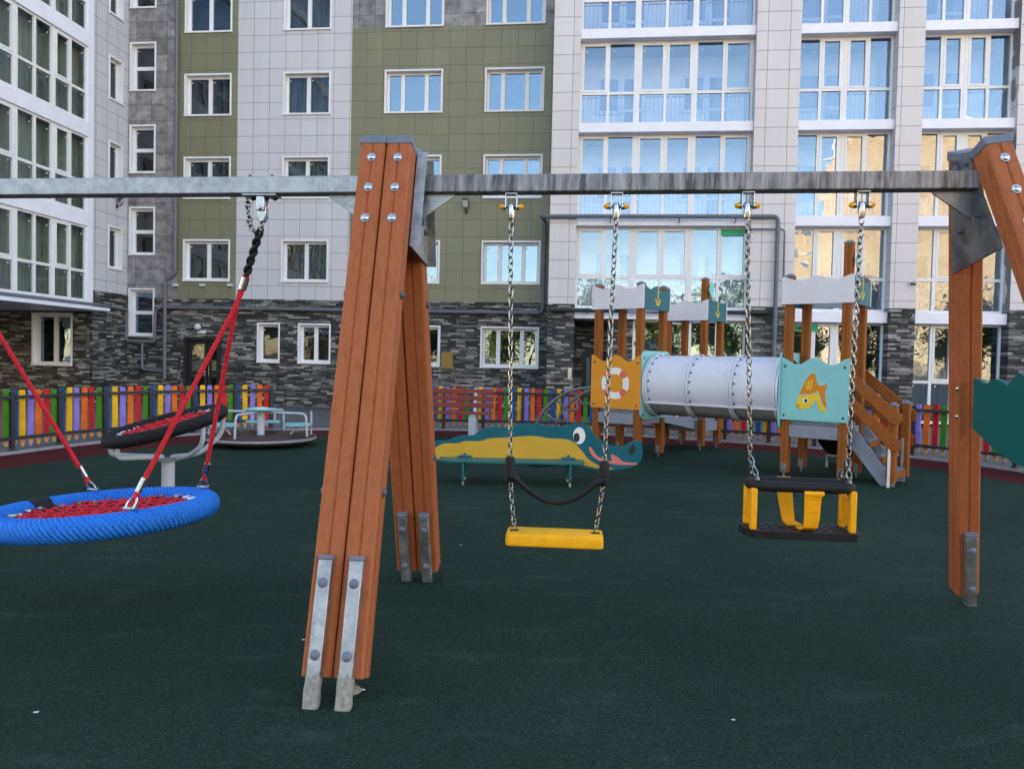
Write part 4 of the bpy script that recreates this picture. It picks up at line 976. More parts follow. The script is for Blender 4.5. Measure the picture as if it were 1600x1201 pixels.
for i in range(4):
    a = R(-100 + 90 * i); d = Vector((math.cos(a), math.sin(a), 0)); e = Vector((-d.y, d.x, 0))
    m_ = MB(); m_.tube(arc_path([d * .05 + Vector((0, 0, .46)), d * .67 + Vector((0, 0, .455)), d * .69 + Vector((0, 0, .14))], .07, 5), .017, 10); m_.build('handrail', M['gtube'], mg)
    if i == 0: continue
    a2 = a + R(25); d2 = Vector((math.cos(a2), math.sin(a2), 0)); e2 = Vector((-d2.y, d2.x, 0))
    m_ = MB(); pts = [(.0 + .17 * x_, .24 * y_) for x_, y_ in ((-1, -.8), (-.6, -1), (.6, -1), (1, -.8), (1, .8), (.6, 1), (-.6, 1), (-1, .8))]
    m_.prism(pts, lambda p, q, t: d2 * (.50 + p) + e2 * q + Vector((0, 0, t)), .275, .292); st = m_.build('seat', M['aqua'], mg, .003, False)
    m_ = MB(); m_.tube(arc_path([d2 * .5 + Vector((0, 0, .274)), d2 * .44 + Vector((0, 0, .2)), d2 * .40 + Vector((0, 0, .14))], .03), .014, 8); m_.build('seat_leg', M['gtube'], st)
    m_ = MB(); q0 = d2 * .68
    m_.tube(arc_path([q0 + e2 * -.16 + Vector((0, 0, .46)), q0 + e2 * .16 + Vector((0, 0, .46)), q0 + e2 * .16 + Vector((0, 0, .26)), q0 + e2 * -.16 + Vector((0, 0, .26)), q0 + e2 * -.16 + Vector((0, 0, .46)) ], .05, 4), .014, 8)
    m_.tube([q0 + Vector((0, 0, .255)), q0 + Vector((0, 0, .14))], .014, 8); m_.build('backrest_loop', M['gtube'], mg)
# ------------------------------------------------------------------ the swing frame
YW = R(-4.47)
SF = Frame(-.575, 3.575, YW)
sw = thing('swing_frame', 'swing frame of orange-brown wooden A-legs with galvanised crossbeams and steel feet', 'swing frame', (-.575, 3.575, 0), YW)
def bz(x): return 2.045 + .0112 * x          # centre of the crossbeam
HB = .040
def leg(x0, x1, side, base=.797, topz=2.215, single=False, yo=.112):
    """one timber of an A-leg: x0 at the ground, x1 at the top"""
    yb_, yt = side * base, side * yo
    d = Vector((x1 - x0, yt - yb_, 2.05)).normalized()
    a = Vector((x0, yb_, 0)) + d * .075; b = Vector((x0, yb_, 0)) + d * ((topz) / d.z)
    m_ = MB(); X, Yv, Z = timber(m_, a, b, .056); o = m_.build('leg', M['wood'], sw)
    # outward face normal
    nf = Yv * (-1 if Yv.y * side < 0 else 1); nf = -nf if (nf.y * side) < 0 else nf
    FM = mat_from(b, X, Yv, Z)
    m_ = MB(); m_.box(-.0595, .0595, -.0595, .0595, -.03, .012, FM); m_.build('leg_cap', M['cap'], o, .006)
    for k_ in range(3):
        bl = MB()
        p = a + (b - a) * ((b - a).length - .10 - k_ * .15) * (1 / (b - a).length) + nf * .056
        bl.disc(p, nf, .021, .004, 16); bl.dome(p + nf * .004, nf, .0155, .007); bl.build('bolt', M['steel'], o)
    # galvanised foot on the camera-side face, running into the ground
    ff = Yv if Yv.y < 0 else -Yv
    L = .49 if side < 0 else .44
    f0 = Vector((x0, yb_, 0)) - d * .04 + ff * .075; f1 = f0 + d * (L + .04)
    m_ = MB(); m_.box(-.026, .026, -.018, .018, 0, (f1 - f0).length, mat_from(f0, X, Yv, Z)); fo = m_.build('foot', M['galv'], o, .004)
    m_ = MB(); m_.box(-.028, .028, -.02, .02, -.002, .016, mat_from(f1, X, Yv, Z)); m_.build('foot_cap', M['cap'], fo, .004)
    for q in (.84, .36): MB().dome(f0 + (f1 - f0) * q + ff * .018, ff, .019, .012).build('foot_bolt', M['cap'], fo)
    return o, a, b, X, Yv, Z, nf
for sx in (-.059, .059):
    for sd in (-1, 1):
        lg_ = leg(sx + .008, sx, sd)
        if sd < 0:      # cement left on the lower end of the front feet
            fo = [c for c in lg_[0].children if c.name.startswith('foot') and 'bolt' not in c.name][0]
            X, Yv, Z = lg_[3:6]; ff = Yv if Yv.y < 0 else -Yv; d = Z
            p0 = Vector((sx + .008, -.797, 0)) - d * .03 + ff * .075
            rr = random.Random(int(sx * 1000) + 90); m_ = MB(); vs = []; n_ = 14
            for i in range(6):
                q = i / 5
                for k_ in range(n_):
                    a = 2 * math.pi * k_ / n_; sq = 1 / max(abs(math.cos(a)), abs(math.sin(a)))
                    w = (.0275 + rr.uniform(0, .003)) * min(sq, 1.3); hgt = .11 * q + (rr.uniform(-.02, .02) if i == 5 else 0)
                    vs.append(p0 + X * (w * math.cos(a)) + Yv * (w * .74 * math.sin(a)) + Z * hgt)
            fs = [(i * n_ + k_, i * n_ + (k_ + 1) % n_, (i + 1) * n_ + (k_ + 1) % n_, (i + 1) * n_ + k_) for i in range(5) for k_ in range(n_)]
            m_.add(vs, fs); m_.build('cement_crust', plain('cement', (.30, .29, .27), .9, .35, 60, .8), fo)
def lump(name, label, cat, px, py, s, mat, seed, h=.5):
    x, y = WORLD.onZ(px, py); rr = random.Random(seed); m_ = MB(); n_ = 9; vs = []
    for q, z in ((1, 0), (.95, .4), (.6, .85), (.1, 1)):
        for k_ in range(n_): a = 2 * math.pi * k_ / n_; w = s * q * rr.uniform(.65, 1.2); vs.append((w * math.cos(a), w * .7 * math.sin(a), z * s * h * rr.uniform(.8, 1.1)))
    m_.add(vs, [(i * n_ + k_, i * n_ + (k_ + 1) % n_, (i + 1) * n_ + (k_ + 1) % n_, (i + 1) * n_ + k_) for i in range(3) for k_ in range(n_)] + [tuple(range(27, 36))])
    o = m_.build(name, mat, None); o.location = (x, y, .001); tag(o, label, cat)
cem = plain('cement', (.30, .29, .27), .9, .35, 60, .8); flk = plain('white_flake', (.6, .6, .58), .8, .1, 30, 0)
lump('cement_lump', 'grey cement lump on the ground beside the right foot of the front double leg', 'rubble', 552, 1082, .032, cem, 1, 1.0)
lump('white_flake', 'white chip beside the cement lump at the front double leg', 'debris', 566, 1077, .012, flk, 2, .15)
lump('white_flake', 'white chip alone on green rubber in the lower left corner', 'debris', 57, 1112, .010, flk, 3, .15)
lump('white_flake', 'white chip left of the galvanised feet of the front double leg', 'debris', 474, 999, .009, flk, 4, .15)
lump('white_flake', 'white chip on green rubber below the toddler swing near the lower edge', 'debris', 1146, 1124, .008, flk, 5, .15)
lump('white_flake', 'tiny white chip on green rubber left of the yellow flat swing', 'debris', 720, 851, .009, flk, 6, .15)
# side bolts with domed grey caps
for sd in (-1, 1):
    for z in (1.52, .72):
        y = sd * (.797 - .685 * z / 2.05)
        MB().dome((.118, y, z), (1, 0, 0), .019, .018).build('side_bolt', M['capb'], sw); MB().dome((-.114, y, z), (-1, 0, 0), .019, .018).build('side_bolt', M['capb'], sw)
ends = {}
for sg, xt, xb in ((1, 2.64, 3.0), (-1, -2.86, -3.2)):
    leg(xb, xt, -1); leg(xb, xt, 1, topz=2.235, yo=.195)
# crossbeams
def beam(x0, x1, mat, lb):
    m_ = MB(); a = math.atan(.0112)
    Mx = Matrix.Translation((x0, 0, bz(x0))) @ Matrix.Rotation(-a, 4, 'Y'); m_.box(0, x1 - x0, -HB, HB, -HB, HB, Mx)
    o = m_.build('crossbeam', mat, sw, .006); o['label'] = lb; return o
beam(.128, 2.585, M['galvd'], 'dark weathered crossbeam'); beam(-2.80, -.128, M['galv'], 'pale galvanised crossbeam')
def bracket(x, dx, mat, tilt=0.):
    """plate in the plane of the A-frame, bent along the legs, with a gusset under the beam; dx points along the beam"""
    z0 = bz(x); k_ = tilt
    fn = lambda y, z, t: Vector((x + t * dx - k_ * (z - z0), y, z))
    m_ = MB(); m_.prism([(-.15, z0 - .30), (.27, z0 - .34), (.15, z0 + .15), (-.012, z0 + .15)] if abs(x) < 1 else [(-.15, z0 - .31), (.285, z0 - .37), (.165, z0 + .12), (.0, z0 + .10)], fn, -.004, .004)
    for sd in (-1, 1):   # returns folded back along the legs
        if abs(x) > 1: break
        yA, yB = (-.149, -.011) if sd < 0 else (.269, .149)
        m_.prism([(yA, z0 - (.30 if sd < 0 else .34)), (yB, z0 + .15), (yB - sd * .006, z0 + .15), (yA - sd * .006, z0 - (.30 if sd < 0 else .34))], fn, .0041, .042 if x > 0 else .012)
    o = m_.build('bracket_plate', mat, sw, 0, False)
    m_ = MB(); g = .17
    m_.prism([(.005, -HB - .001), (g, -HB - .001), (g, -HB - .012), (.005, -HB - .125)], lambda a, b, t: Vector((x + dx * a, t, z0 + b + .0112 * a * dx)), -.005, .005); m_.build('gusset', mat, o, .001, False)
    for yy, zz in ((.115, .08), (.15, -.19), (.02, .085)):
        MB().dome(fn(yy, z0 + zz, .004), (dx, 0, 0), .017, .016).build('bracket_bolt', M['capb'], o)
    m_ = MB(); m_.tube([fn(-.02, z0 - .155, .004), fn(-.02, z0 - .155, .03), fn(-.02, z0 - .185, .03)], .008, 6)
    m_.build('bracket_stop', M['capb'], o)
bracket(.124, 1, M['galv']); bracket(-.124, -1, M['galv']); bracket(2.573, -1, M['galvb'], .176); bracket(-2.793, 1, M['galv'], -.166)
# wave board set between the legs of each end frame
for sg, xt, xb in ((1, 2.64, 3.0), (-1, -2.86, -3.2)):
    fx = lambda z: xt + (xb - xt) * (1 - z / 2.05)
    yl = lambda z: .797 - .685 * z / 2.05 - .06
    top = []
    for i in range(25):
        q = i / 24; y = yl(1.2) * (1 - 2 * q); top.append((y, 1.185 + .03 * abs(math.cos(q * 3.5 * math.pi)) * (1 if q < .43 else 1.9)))
    bot = []
    for i in range(17):
        q = i / 16; y = -yl(.95) + 2 * yl(.95) * q; bot.append((y, .97 - .14 * math.sin(math.pi * q)))
    m_ = MB(); m_.prism(top + bot, lambda a, b, t: Vector((fx(b) + t, a, b)), -.012, .012); m_.build('wave_board', M['tealg'], sw, .004, False)
    [MB().dome((fx(z) - .058 * sg, yl(z) + .06, z), (-sg, 0, 0), .012, .008).build('board_bolt', M['steel'], sw) for z in (1.02, 1.16)]

# ------------------------------------------------------------------ chains, hangers, swings
def chain(a, b, pitch=.0285, wire=.0034, w=.0105, sag=0., twist0=0., jit=.25):
    a, b = Vector(a), Vector(b); n = max(2, round((b - a).length / pitch)); m_ = MB(); pts = []
    for i in range(n + 1):
        q = i / n; pts.append(a + (b - a) * q + Vector((0, 0, -4 * sag * q * (1 - q))))
    for i in range(n):
        p, q = pts[i], pts[i + 1]; z = (q - p).normalized(); x = z.orthogonal().normalized() if abs(z.z) < .9 else Vector((1, 0, 0)); x = (x - z * x.dot(z)).normalized(); y = z.cross(x)
        ang = twist0 + (math.pi / 2 if i % 2 else 0) + math.pi / 4 + rnd.uniform(-jit, jit) * .6
        sx = x * math.cos(ang) + y * math.sin(ang); mid = (p + q) / 2; h = (q - p).length / 2 + wire * .9; ring = []
        for k_ in range(12):
            t = 2 * math.pi * k_ / 12; e = h - w
            ring.append(mid + sx * (w * math.cos(t)) + z * (w * math.sin(t) + (e if math.sin(t) > .01 else (-e if math.sin(t) < -.01 else 0))))
        m_.tube(ring, wire, 6, closed=True)
    return m_
def hanger(par, x):
    z = bz(x) - HB
    m_ = MB(); Mx = Matrix.Translation((x, 0, z))
    # folded strap under the beam
    m_.box(-.028, .028, -.025, .025, -.006, -.0005, Mx); m_.box(-.028, -.023, -.02, .02, -.07, -.006, Mx); m_.box(.023, .028, -.02, .02, -.07, -.006, Mx)
    o = m_.build('hanger', M['steel'], par, .001)
    m_ = MB(); m_.tube([(x - .045, 0, z - .06), (x + .045, 0, z - .06)], .008, 8); m_.disc((x - .035, 0, z - .06), (1, 0, 0), .015, .012); m_.disc((x + .023, 0, z - .06), (1, 0, 0), .015, .012); m_.build('hanger_pin', M['steel'], o)
    for sg in (-1, 1):
        m_ = MB(); m_.lathe([(.012, 0), (.0135, .006), (.0125, .016), (.008, .024), (.002, .027)], Matrix.Translation((x + sg * .030, 0, z - .06)) @ Matrix.Rotation(sg * R(90), 4, 'Y'), 14); m_.build('hanger_cap', M['seaty'], o)
    m_ = MB(); m_.lathe([(.004, -.052), (.013, -.048), (.016, -.03), (.016, .012), (.012, .02), (.003, .022)], Matrix.Translation((x, 0, z - .066)), 16); m_.build('swivel', M['white'] if False else M['steel'], o)
    return (x, 0, z - .116)
def local(p): return Vector((-.575, 3.575, 0)) + Matrix.Rotation(YW, 3, 'Z') @ Vector(p)

# --- yellow flat-seat swing
fs_ = thing('flat_swing', 'flat yellow swing seat hanging on two steel chains with a sagging black safety rope', 'swing', (-.575, 3.575, 0), YW)
xa_, xb_ = .556, 1.032
sl_, sr = .602, .975
p1, p2 = hanger(fs_, xa_), hanger(fs_, xb_)
seat_z = .468
g1_, g2_ = Vector((.576, -.0, .752)), Vector((1.008, 0., .745))
for p, g_, sxx in ((p1, g1_, sl_), (p2, g2_, sr)):
    chain(p, g_ + Vector((0, 0, .02))).build('chain', M['chrome'], fs_)
    chain(g_ + Vector((0, 0, -.04)), (sxx, 0, seat_z + .0)).build('chain', M['chrome'], fs_)
    m_ = MB(); m_.lathe([(.012, -.06), (.022, -.055), (.023, .04), (.019, .055), (.010, .058)], Matrix.Translation(g_), 16); gr = m_.build('grip', M['black'], fs_)
    dx = .02 if g_.x < .8 else -.02
    m_ = MB(); m_.tube([g_ + Vector((0, -.012, -.03)), g_ + Vector((dx, -.016, -.035)), g_ + Vector((dx * 1.6, -.016, -.05))], [.018, .019, .014], 12); m_.build('grip_clamp', M['black'], gr)
pth = []
for i in range(25):
    q = i / 24; pth.append((g1_.x + .02 + (g2_.x - g1_.x - .04) * q, -.016, g1_.z - .03 - .115 * 4 * q * (1 - q) * (.9 + .1 * math.sin(q * 3)) - .004 * q))
m_ = MB(); m_.tube(pth, .012, 10); m_.build('safety_rope', M['black'], fs_)
m_ = MB(); cx_ = (sl_ + sr) / 2; w_, d_ = .222, .085; rr = .022; pts = []
for (ax, ay, a0) in ((w_ - rr, -d_ + rr, -90), (w_ - rr, d_ - rr, 0), (-w_ + rr, d_ - rr, 90), (-w_ + rr, -d_ + rr, 180)):
    for i in range(6): a = R(a0 + 18 * i); pts.append((ax + rr * math.cos(a), ay + rr * math.sin(a)))
lay = [(.96, -.055), (.995, -.05), (1.0, -.04), (.99, -.012), (.975, -.003), (.95, 0)]
vs, fs = [], []
for sc_, z in lay: vs += [(cx_ + a * (1 - (1 - sc_) * .5), b * (1 - (1 - sc_) * 1.5), seat_z + z) for a, b in pts]
n_ = len(pts)
for i in range(len(lay) - 1):
    for k_ in range(n_): fs.append((i * n_ + k_, i * n_ + (k_ + 1) % n_, (i + 1) * n_ + (k_ + 1) % n_, (i + 1) * n_ + k_))
fs += [tuple(range(n_))[::-1], tuple(range((len(lay) - 1) * n_, len(lay) * n_))]
m_.add(vs, fs); se = m_.build('seat', M['seatr'], fs_)
m_ = MB()
for xx in (sl_, sr): m_.box(xx - .02, xx + .02, -.012, .012, seat_z + .0005, seat_z + .0035)
m_.build('chain_slot', M['black'], se, 0, False)

# --- black and yellow toddler swing
ts = thing('toddler_swing', 'black and yellow toddler bucket swing on chains with yellow crotch strap', 'swing', (-.575, 3.575, 0), YW)
h1, h2 = 1.612, 2.107
p1, p2 = hanger(ts, h1), hanger(ts, h2)
zt, zb = .722, .530; tx0, tx1 = 1.637, 2.118; dy = .095
def rrect(x0, x1, y0, y1, r_, k=6, ch=None):
    pts = []
    for (ax, ay, a0) in ((x1 - r_, y0 + r_, -90), (x1 - r_, y1 - r_, 0), (x0 + r_, y1 - r_, 90), (x0 + r_, y0 + r_, 180)):
        for i in range(k): a = R(a0 + 90 * i / (k - 1)); pts.append((ax + r_ * math.cos(a), ay + r_ * math.sin(a)))
    return pts
m_ = MB(); inn = rrect(tx0 + .025, tx1 - .025, -dy + .02, dy - .02, .07, 7)
m_.tube([(x, y, zt) for x, y in inn], .0235, 12, closed=True); m_.build('top_ring', M['black'], ts)
pt = [(tx0 + .035, -dy - .012), (tx1 - .02, -dy - .012), (tx1 + .012, -dy + .03), (tx1 + .012, dy - .03), (tx1 - .04, dy + .01), (tx0 + .05, dy + .01), (tx0 - .008, dy - .04), (tx0 - .008, -dy + .05)]
m_ = MB(); m_.prism(pt, lambda a, b, t: Vector((a, b, t)), zb - .034, zb)
for i in range(9):
    for j in range(3):
        x = tx0 + .06 + i * .045; y = -dy + .03 + j * .055; m_.tube([(x, y, zb + .001), (x + .03, y + .03, zb + .001)], .003, 6)
bp = m_.build('seat_plate', M['black'], ts, .004)
for sx_, xx in ((-1, tx0 + .028), (1, tx1 - .028)):
    for yy in (-dy + .03, dy - .03):
        m_ = MB(); m_.box(xx - .014, xx + .014, yy - .018, yy + .018, zb - .002, zt - .01); m_.build('corner_post', M['seaty'], ts, .007)
    m_ = MB(); m_.box(xx - .005, xx + .005, -dy + .049, dy - .049, zb + .03, zb + .13); m_.box(xx - .009, xx + .009, -dy + .049, dy - .049, zb + .131, zb + .145); m_.box(xx - .009, xx + .009, -dy + .049, dy - .049, zb + .02, zb + .029); m_.build('side_panel', M['seaty'], ts, .003)
def strap(name, path, w, th=.012):
    m_ = MB(); vs, fs = [], []
    for (x, y, z), ww in path:
        vs += [(x - ww, y, z), (x + ww, y, z)]
    P = [Vector(p) for p, _ in path]
    up = []
    for i in range(len(P)):
        t = (P[min(i + 1, len(P) - 1)] - P[max(0, i - 1)]).normalized(); up.append(t.cross(Vector((1, 0, 0))))
    V_ = []
    for (p, ww), nn in zip(path, up):
        p = Vector(p); V_ += [p + Vector((-ww, 0, 0)) + nn * th / 2, p + Vector((ww, 0, 0)) + nn * th / 2, p + Vector((ww, 0, 0)) - nn * th / 2, p + Vector((-ww, 0, 0)) - nn * th / 2]
    for i in range(len(P) - 1):
        for k_ in range(4): fs.append((i * 4 + k_, i * 4 + (k_ + 1) % 4, i * 4 + 4 + (k_ + 1) % 4, i * 4 + 4 + k_))
    fs += [(0, 1, 2, 3), tuple(range(len(P) * 4 - 4, len(P) * 4))]
    m_.add(V_, fs); return m_.build(name, M['seaty'], ts, .003)
cx1 = 1.907; 
strap('front_strap', [((cx1 + .004, -dy - .012, zt - .012), .042), ((cx1 + .004, -dy - .02, zt - .022), .042), ((cx1, -dy - .012, zt - .035), .036), ((cx1, -dy - .008, zt - .08), .034), ((cx1, -dy - .004, zt - .13), .033), ((cx1 - .002, -dy + .004, zt - .17), .031), ((cx1 - .01, -dy + .025, zb + .008), .03), ((cx1 - .02, -dy + .07, zb + .008), .028)], .03)
m_ = MB()
for k_ in range(4): m_.tube([(cx1 - .024, -dy - .016 + k_ * .0005, zt - .06 - k_ * .012), (cx1 + .024, -dy - .016 + k_ * .0005, zt - .06 - k_ * .012)], .003, 6)
m_.build('strap_ridge', M['seaty'], ts)
strap('back_strap', [((cx1 - .075, dy - .005, zt + .022), .032), ((cx1 - .075, dy - .025, zt - .01), .034), ((cx1 - .072, dy - .03, zt - .06), .034), ((cx1 - .066, dy - .035, zt - .11), .031), ((cx1 - .058, dy - .045, zb + .02), .028), ((cx1 - .04, dy - .08, zb + .008), .034)], .03)
for p, xs_, ze in ((p1, 1.660, tx0 + .045), (p2, 2.088, tx1 - .045)):
    z0 = .835
    chain(p, (xs_, 0, z0)).build('chain', M['chrome'], ts)
    for yy in (-dy + .028, dy - .028): chain((xs_, 0, z0 + .006), (ze, yy, zt + .02)).build('chain', M['chrome'], ts)

# --- blue nest swing
ns = thing('nest_swing', 'round nest swing with blue rope ring and red net, hung on red ropes', 'swing', (-.575, 3.575, 0), YW)
def rope_ring(Rm, r_, nr, seg, mat, name, par, Mx, n2=18, lay=5):
    vs, fs = [], []
    for i in range(seg):
        th = 2 * math.pi * i / seg
        for k_ in range(n2):
            ph = 2 * math.pi * k_ / n2
            w = abs(math.sin(.5 * (nr * th + lay * ph))); rr = r_ * (.83 + .18 * w ** .6)
            vs.append(((Rm + rr * math.cos(ph)) * math.cos(th), (Rm + rr * math.cos(ph)) * math.sin(th), rr * math.sin(ph)))
    for i in range(seg):
        j = (i + 1) % seg
        for k_ in range(n2):
            l = (k_ + 1) % n2; fs.append((i * n2 + k_, j * n2 + k_, j * n2 + l, i * n2 + l))
    m_ = MB(); m_.add(vs, fs, Mx); return m_.build(name, mat, par)
def twisted(path, r_, strands=3, turns=18, nper=240):
    """laid rope: strands wound round the path"""
    P = [Vector(p) for p in path]; L = [0]
    for a, b in zip(P, P[1:]): L.append(L[-1] + (b - a).length)
    m_ = MB(); up = None
    def at(s):
        for i in range(len(P) - 1):
            if s <= L[i + 1] or i == len(P) - 2:
                return P[i] + (P[i + 1] - P[i]) * ((s - L[i]) / (L[i + 1] - L[i])), (P[i + 1] - P[i]).normalized()
    for st in range(strands):
        pts = []
        for i in range(nper + 1):
            s = L[-1] * i / nper; p, t = at(s); x = Vector((0, 1, 0)); x = (x - t * x.dot(t)).normalized(); y = t.cross(x); a = 2 * math.pi * (turns * i / nper + st / strands)
            pts.append(p + (x * math.cos(a) + y * math.sin(a)) * r_ * .55)
        m_.tube(pts, r_ * .55, 6)
    return m_
NX, NZ = -1.378, .478
RM = Matrix.Translation((NX, 0, NZ)) @ Matrix.Rotation(R(-3.7), 4, 'Y') @ Matrix.Rotation(R(-1.), 4, 'X')
ring = rope_ring(.462, .057, 132, 1320, M['blue'], 'ring', ns, RM, 36, 9)
def net(par, Rm, rin, Mx, nline=9, sag=.05):
    m_ = MB(); fe = []
    q = Rm - rin
    for di in range(2):
        for i in range(nline):
            o_ = (-.86 + 1.72 * i / (nline - 1)) * q; h = math.sqrt(max(0, (q * 1.0) ** 2 - o_ ** 2)); pts = []
            K = 26
            for k_ in range(K + 1):
                s = -h + 2 * h * k_ / K; wob = .006 * math.sin(k_ * math.pi * (nline) / K * 2 + i * math.pi)
                x, y = (s, o_ + wob) if di == 0 else (o_ + wob, s)
                rr = math.hypot(x, y) / q; z = -sag * (1 - rr * rr) + (.004 if (k_ + i + di) % 2 else -.004)
                pts.append((x, y, z))
            m_.tube(pts, .0075, 7)
            for e in (0, -1):
                p = Vector(pts[e]); fe.append((p, (p.normalized())))
    MBn = MB(); MBn.v = [tuple(Mx @ Vector(p)) for p in m_.v]; MBn.f = m_.f
    no = MBn.build('net', M['red'], par)
    for p, d in fe:
        f_ = MB(); f_.tube([Mx @ (p - d * .045), Mx @ (p + d * .015)], .0105, 8); f_.build('net_ferrule', M['steel'], no)
    return no
net(ns, .462, .045, RM @ Matrix.Translation((0, 0, .012)) @ Matrix.Rotation(R(20), 4, 'Z'), 11, .03)
# black tape band on the ring
a0 = R(157); vs, fs = [], []
for i in range(9):
    th = a0 + R(14) * i / 8
    for k_ in range(20):
        ph = 2 * math.pi * k_ / 20; rr = .0605; vs.append(((.462 + rr * math.cos(ph)) * math.cos(th), (.462 + rr * math.cos(ph)) * math.sin(th), rr * math.sin(ph)))
for i in range(8):
    for k_ in range(20): fs.append((i * 20 + k_, (i + 1) * 20 + k_, (i + 1) * 20 + (k_ + 1) % 20, i * 20 + (k_ + 1) % 20))
m_ = MB(); m_.add(vs, fs, RM); m_.build('tape_band', M['black'], ring)
for xh, angs in ((-.612, (45, -46)), (-2.20, (129, 226))):
    zb_ = bz(xh) - HB
    m_ = MB(); m_.box(xh - .085, xh + .075, -.04, .04, zb_ - .008, zb_ - .0005); pl_ = m_.build('mount_plate', M['galv'], ns, .001)
    m_ = MB()
    for dx in (-.055, .05):
        m_.dome((xh + dx, -.02, zb_ - .008), (0, 0, -1), .014, .014); m_.dome((xh + dx, .02, zb_ - .008), (0, 0, -1), .014, .014)
        for yy in (-.02, .02): m_.tube([(xh + dx, yy, zb_ + 2 * HB - .003), (xh + dx, yy, zb_ + 2 * HB + .011)], .006, 8); m_.dome((xh + dx, yy, zb_ + 2 * HB + .002), (0, 0, 1), .010, .005, 6)
    m_.build('through_bolt', M['capb'], pl_)
    m_ = MB(); m_.box(xh - .022, xh + .018, -.03, -.024, zb_ - .075, zb_ - .008); m_.box(xh - .022, xh + .018, .024, .03, zb_ - .075, zb_ - .008); m_.tube([(xh - .002, -.04, zb_ - .062), (xh - .002, .04, zb_ - .062)], .009, 10)
    m_.prism([(-.02, -.05), (.02, -.05), (.022, -.10), (.01, -.125), (-.01, -.125), (-.022, -.10)], lambda a, b, t: Vector((xh + a, t, zb_ + b)), -.018, .018); m_.build('swivel_joint', M['steel'], pl_, .003)
    sg = -1 if xh > -1 else 1
    j0 = Vector((xh, 0, zb_ - .125)); tgt = Vector((-.709 if sg < 0 else -2.06, 0, 1.56))
    dd = (tgt - j0)
    a_ = j0 + dd * .12; b_ = j0 + dd * .80
    chain(j0, a_ + dd * .03, wire=.0045, w=.013).build('chain', M['chrome'], ns)
    twisted([a_, b_], .019, 2, 2.5, 60).build('coated_chain', M['black'], ns)
    # spare safety chain looping from the plate
    q1, q2 = Vector((xh - .075, 0, zb_ - .01)), a_ + dd * .02
    mid = [q1, q1 + Vector((.004, 0, -.07)), q1 + Vector((.012, 0, -.135)), q1 + Vector((.04, 0, -.165)), q2]
    sc_ = MB()
    for s0, s1 in zip(mid, mid[1:]):
        c_ = chain(s0, s1, .024, .0045, .0115); n0 = len(sc_.v); sc_.v += c_.v; sc_.f += [tuple(i + n0 for i in f) for f in c_.f]
    sc_.build('safety_chain', M['chrome'], ns)
    m_ = MB(); m_.tube([b_ + dd * .03, tgt + dd * .01], .0205, 12); m_.build('ferrule', M['steel'], ns)
    for ia, a in enumerate(angs):
        e = RM @ Vector((.462 * math.cos(R(a)), .462 * math.sin(R(a)), .059))
        dv = (e - tgt); ln_ = dv.length; d_ = dv / ln_
        off_ = Vector((.012 * (1 if ia else -1), 0, 0))
        twisted([b_ + off_ * .5, tgt + off_ * .6 + d_ * .02, tgt + off_ + d_ * .12, e - d_ * .10], .011, 3, 26, 260).build('rope', M['red'], ns)
        m_ = MB(); m_.tube([e - d_ * .15, e - d_ * .085], .0155, 12); m_.build('ferrule', M['steel'], ns)
        rr_ = MB(); rr_.tube([e - d_ * .085, e - d_ * .055], .012, 8); rr_.build('rope_eye', M['red'], ns)
        m_ = MB(); s_ = Vector((1, 0, 0)); up = Vector((0, 0, 1))
        m_.tube([e + s_ * -.018 - d_ * .01, e + s_ * -.02 - d_ * .035, e + s_ * -.008 - d_ * .06, e + s_ * .008 - d_ * .06, e + s_ * .02 - d_ * .035, e + s_ * .018 - d_ * .01], .0055, 8)
        m_.tube([e + s_ * -.028 - d_ * .008, e + s_ * .028 - d_ * .008], .0065, 8); m_.tube([e + s_ * .028 - d_ * .008, e + s_ * .036 - d_ * .008], .0105, 6); m_.tube([e + up * -.02, e - d_ * .004], .009, 8); m_.build('shackle', M['steel'], ns)

# ------------------------------------------------------------------ black net spinner
gx, gy = -3.04, 6.80
sn = thing('net_spinner', 'tilted black ring spinner with red net on a grey post with bent tube arms', 'spinner', (gx, gy, 0))
m_ = MB(); m_.lathe([(.056, -.05), (.056, .30), (.05, .305), (.001, .306)], None, 24); m_.build('post', M['gtube'], sn)
m_ = MB(); m_.lathe([(.10, .300), (.105, .306), (.105, .318), (.06, .322), (.001, .323)], None, 24); m_.build('hub_plate', M['gpaint'], sn)
Mx = Matrix.Translation((-.02, 0, .61)) @ Matrix.Rotation(R(-13.2), 4, 'Y') @ Matrix.Rotation(R(8), 4, 'X')
rg = rope_ring(.475, .056, 170, 1360, M['black'], 'ring', sn, Mx, 24, 6)
net(sn, .475, .05, Mx @ Matrix.Translation((0, 0, .012)) @ Matrix.Rotation(R(35), 4, 'Z'), 9, .02)
for a in (200, 235, 20, 330):
    e = Mx @ Vector((.475 * math.cos(R(a)), .475 * math.sin(R(a)), -.05)); d = Vector((math.cos(R(a)), math.sin(R(a)), 0)); rd = math.hypot(e.x, e.y)
    m_ = MB(); m_.tube(arc_path([(d.x * .05, d.y * .05, .335), (d.x * rd * .55, d.y * rd * .55, .345), (e.x * .98, e.y * .98, max(.36, e.z - .16)), tuple(e)], .10, 6), .021, 10); m_.build('arm', M['gtube'], sn)

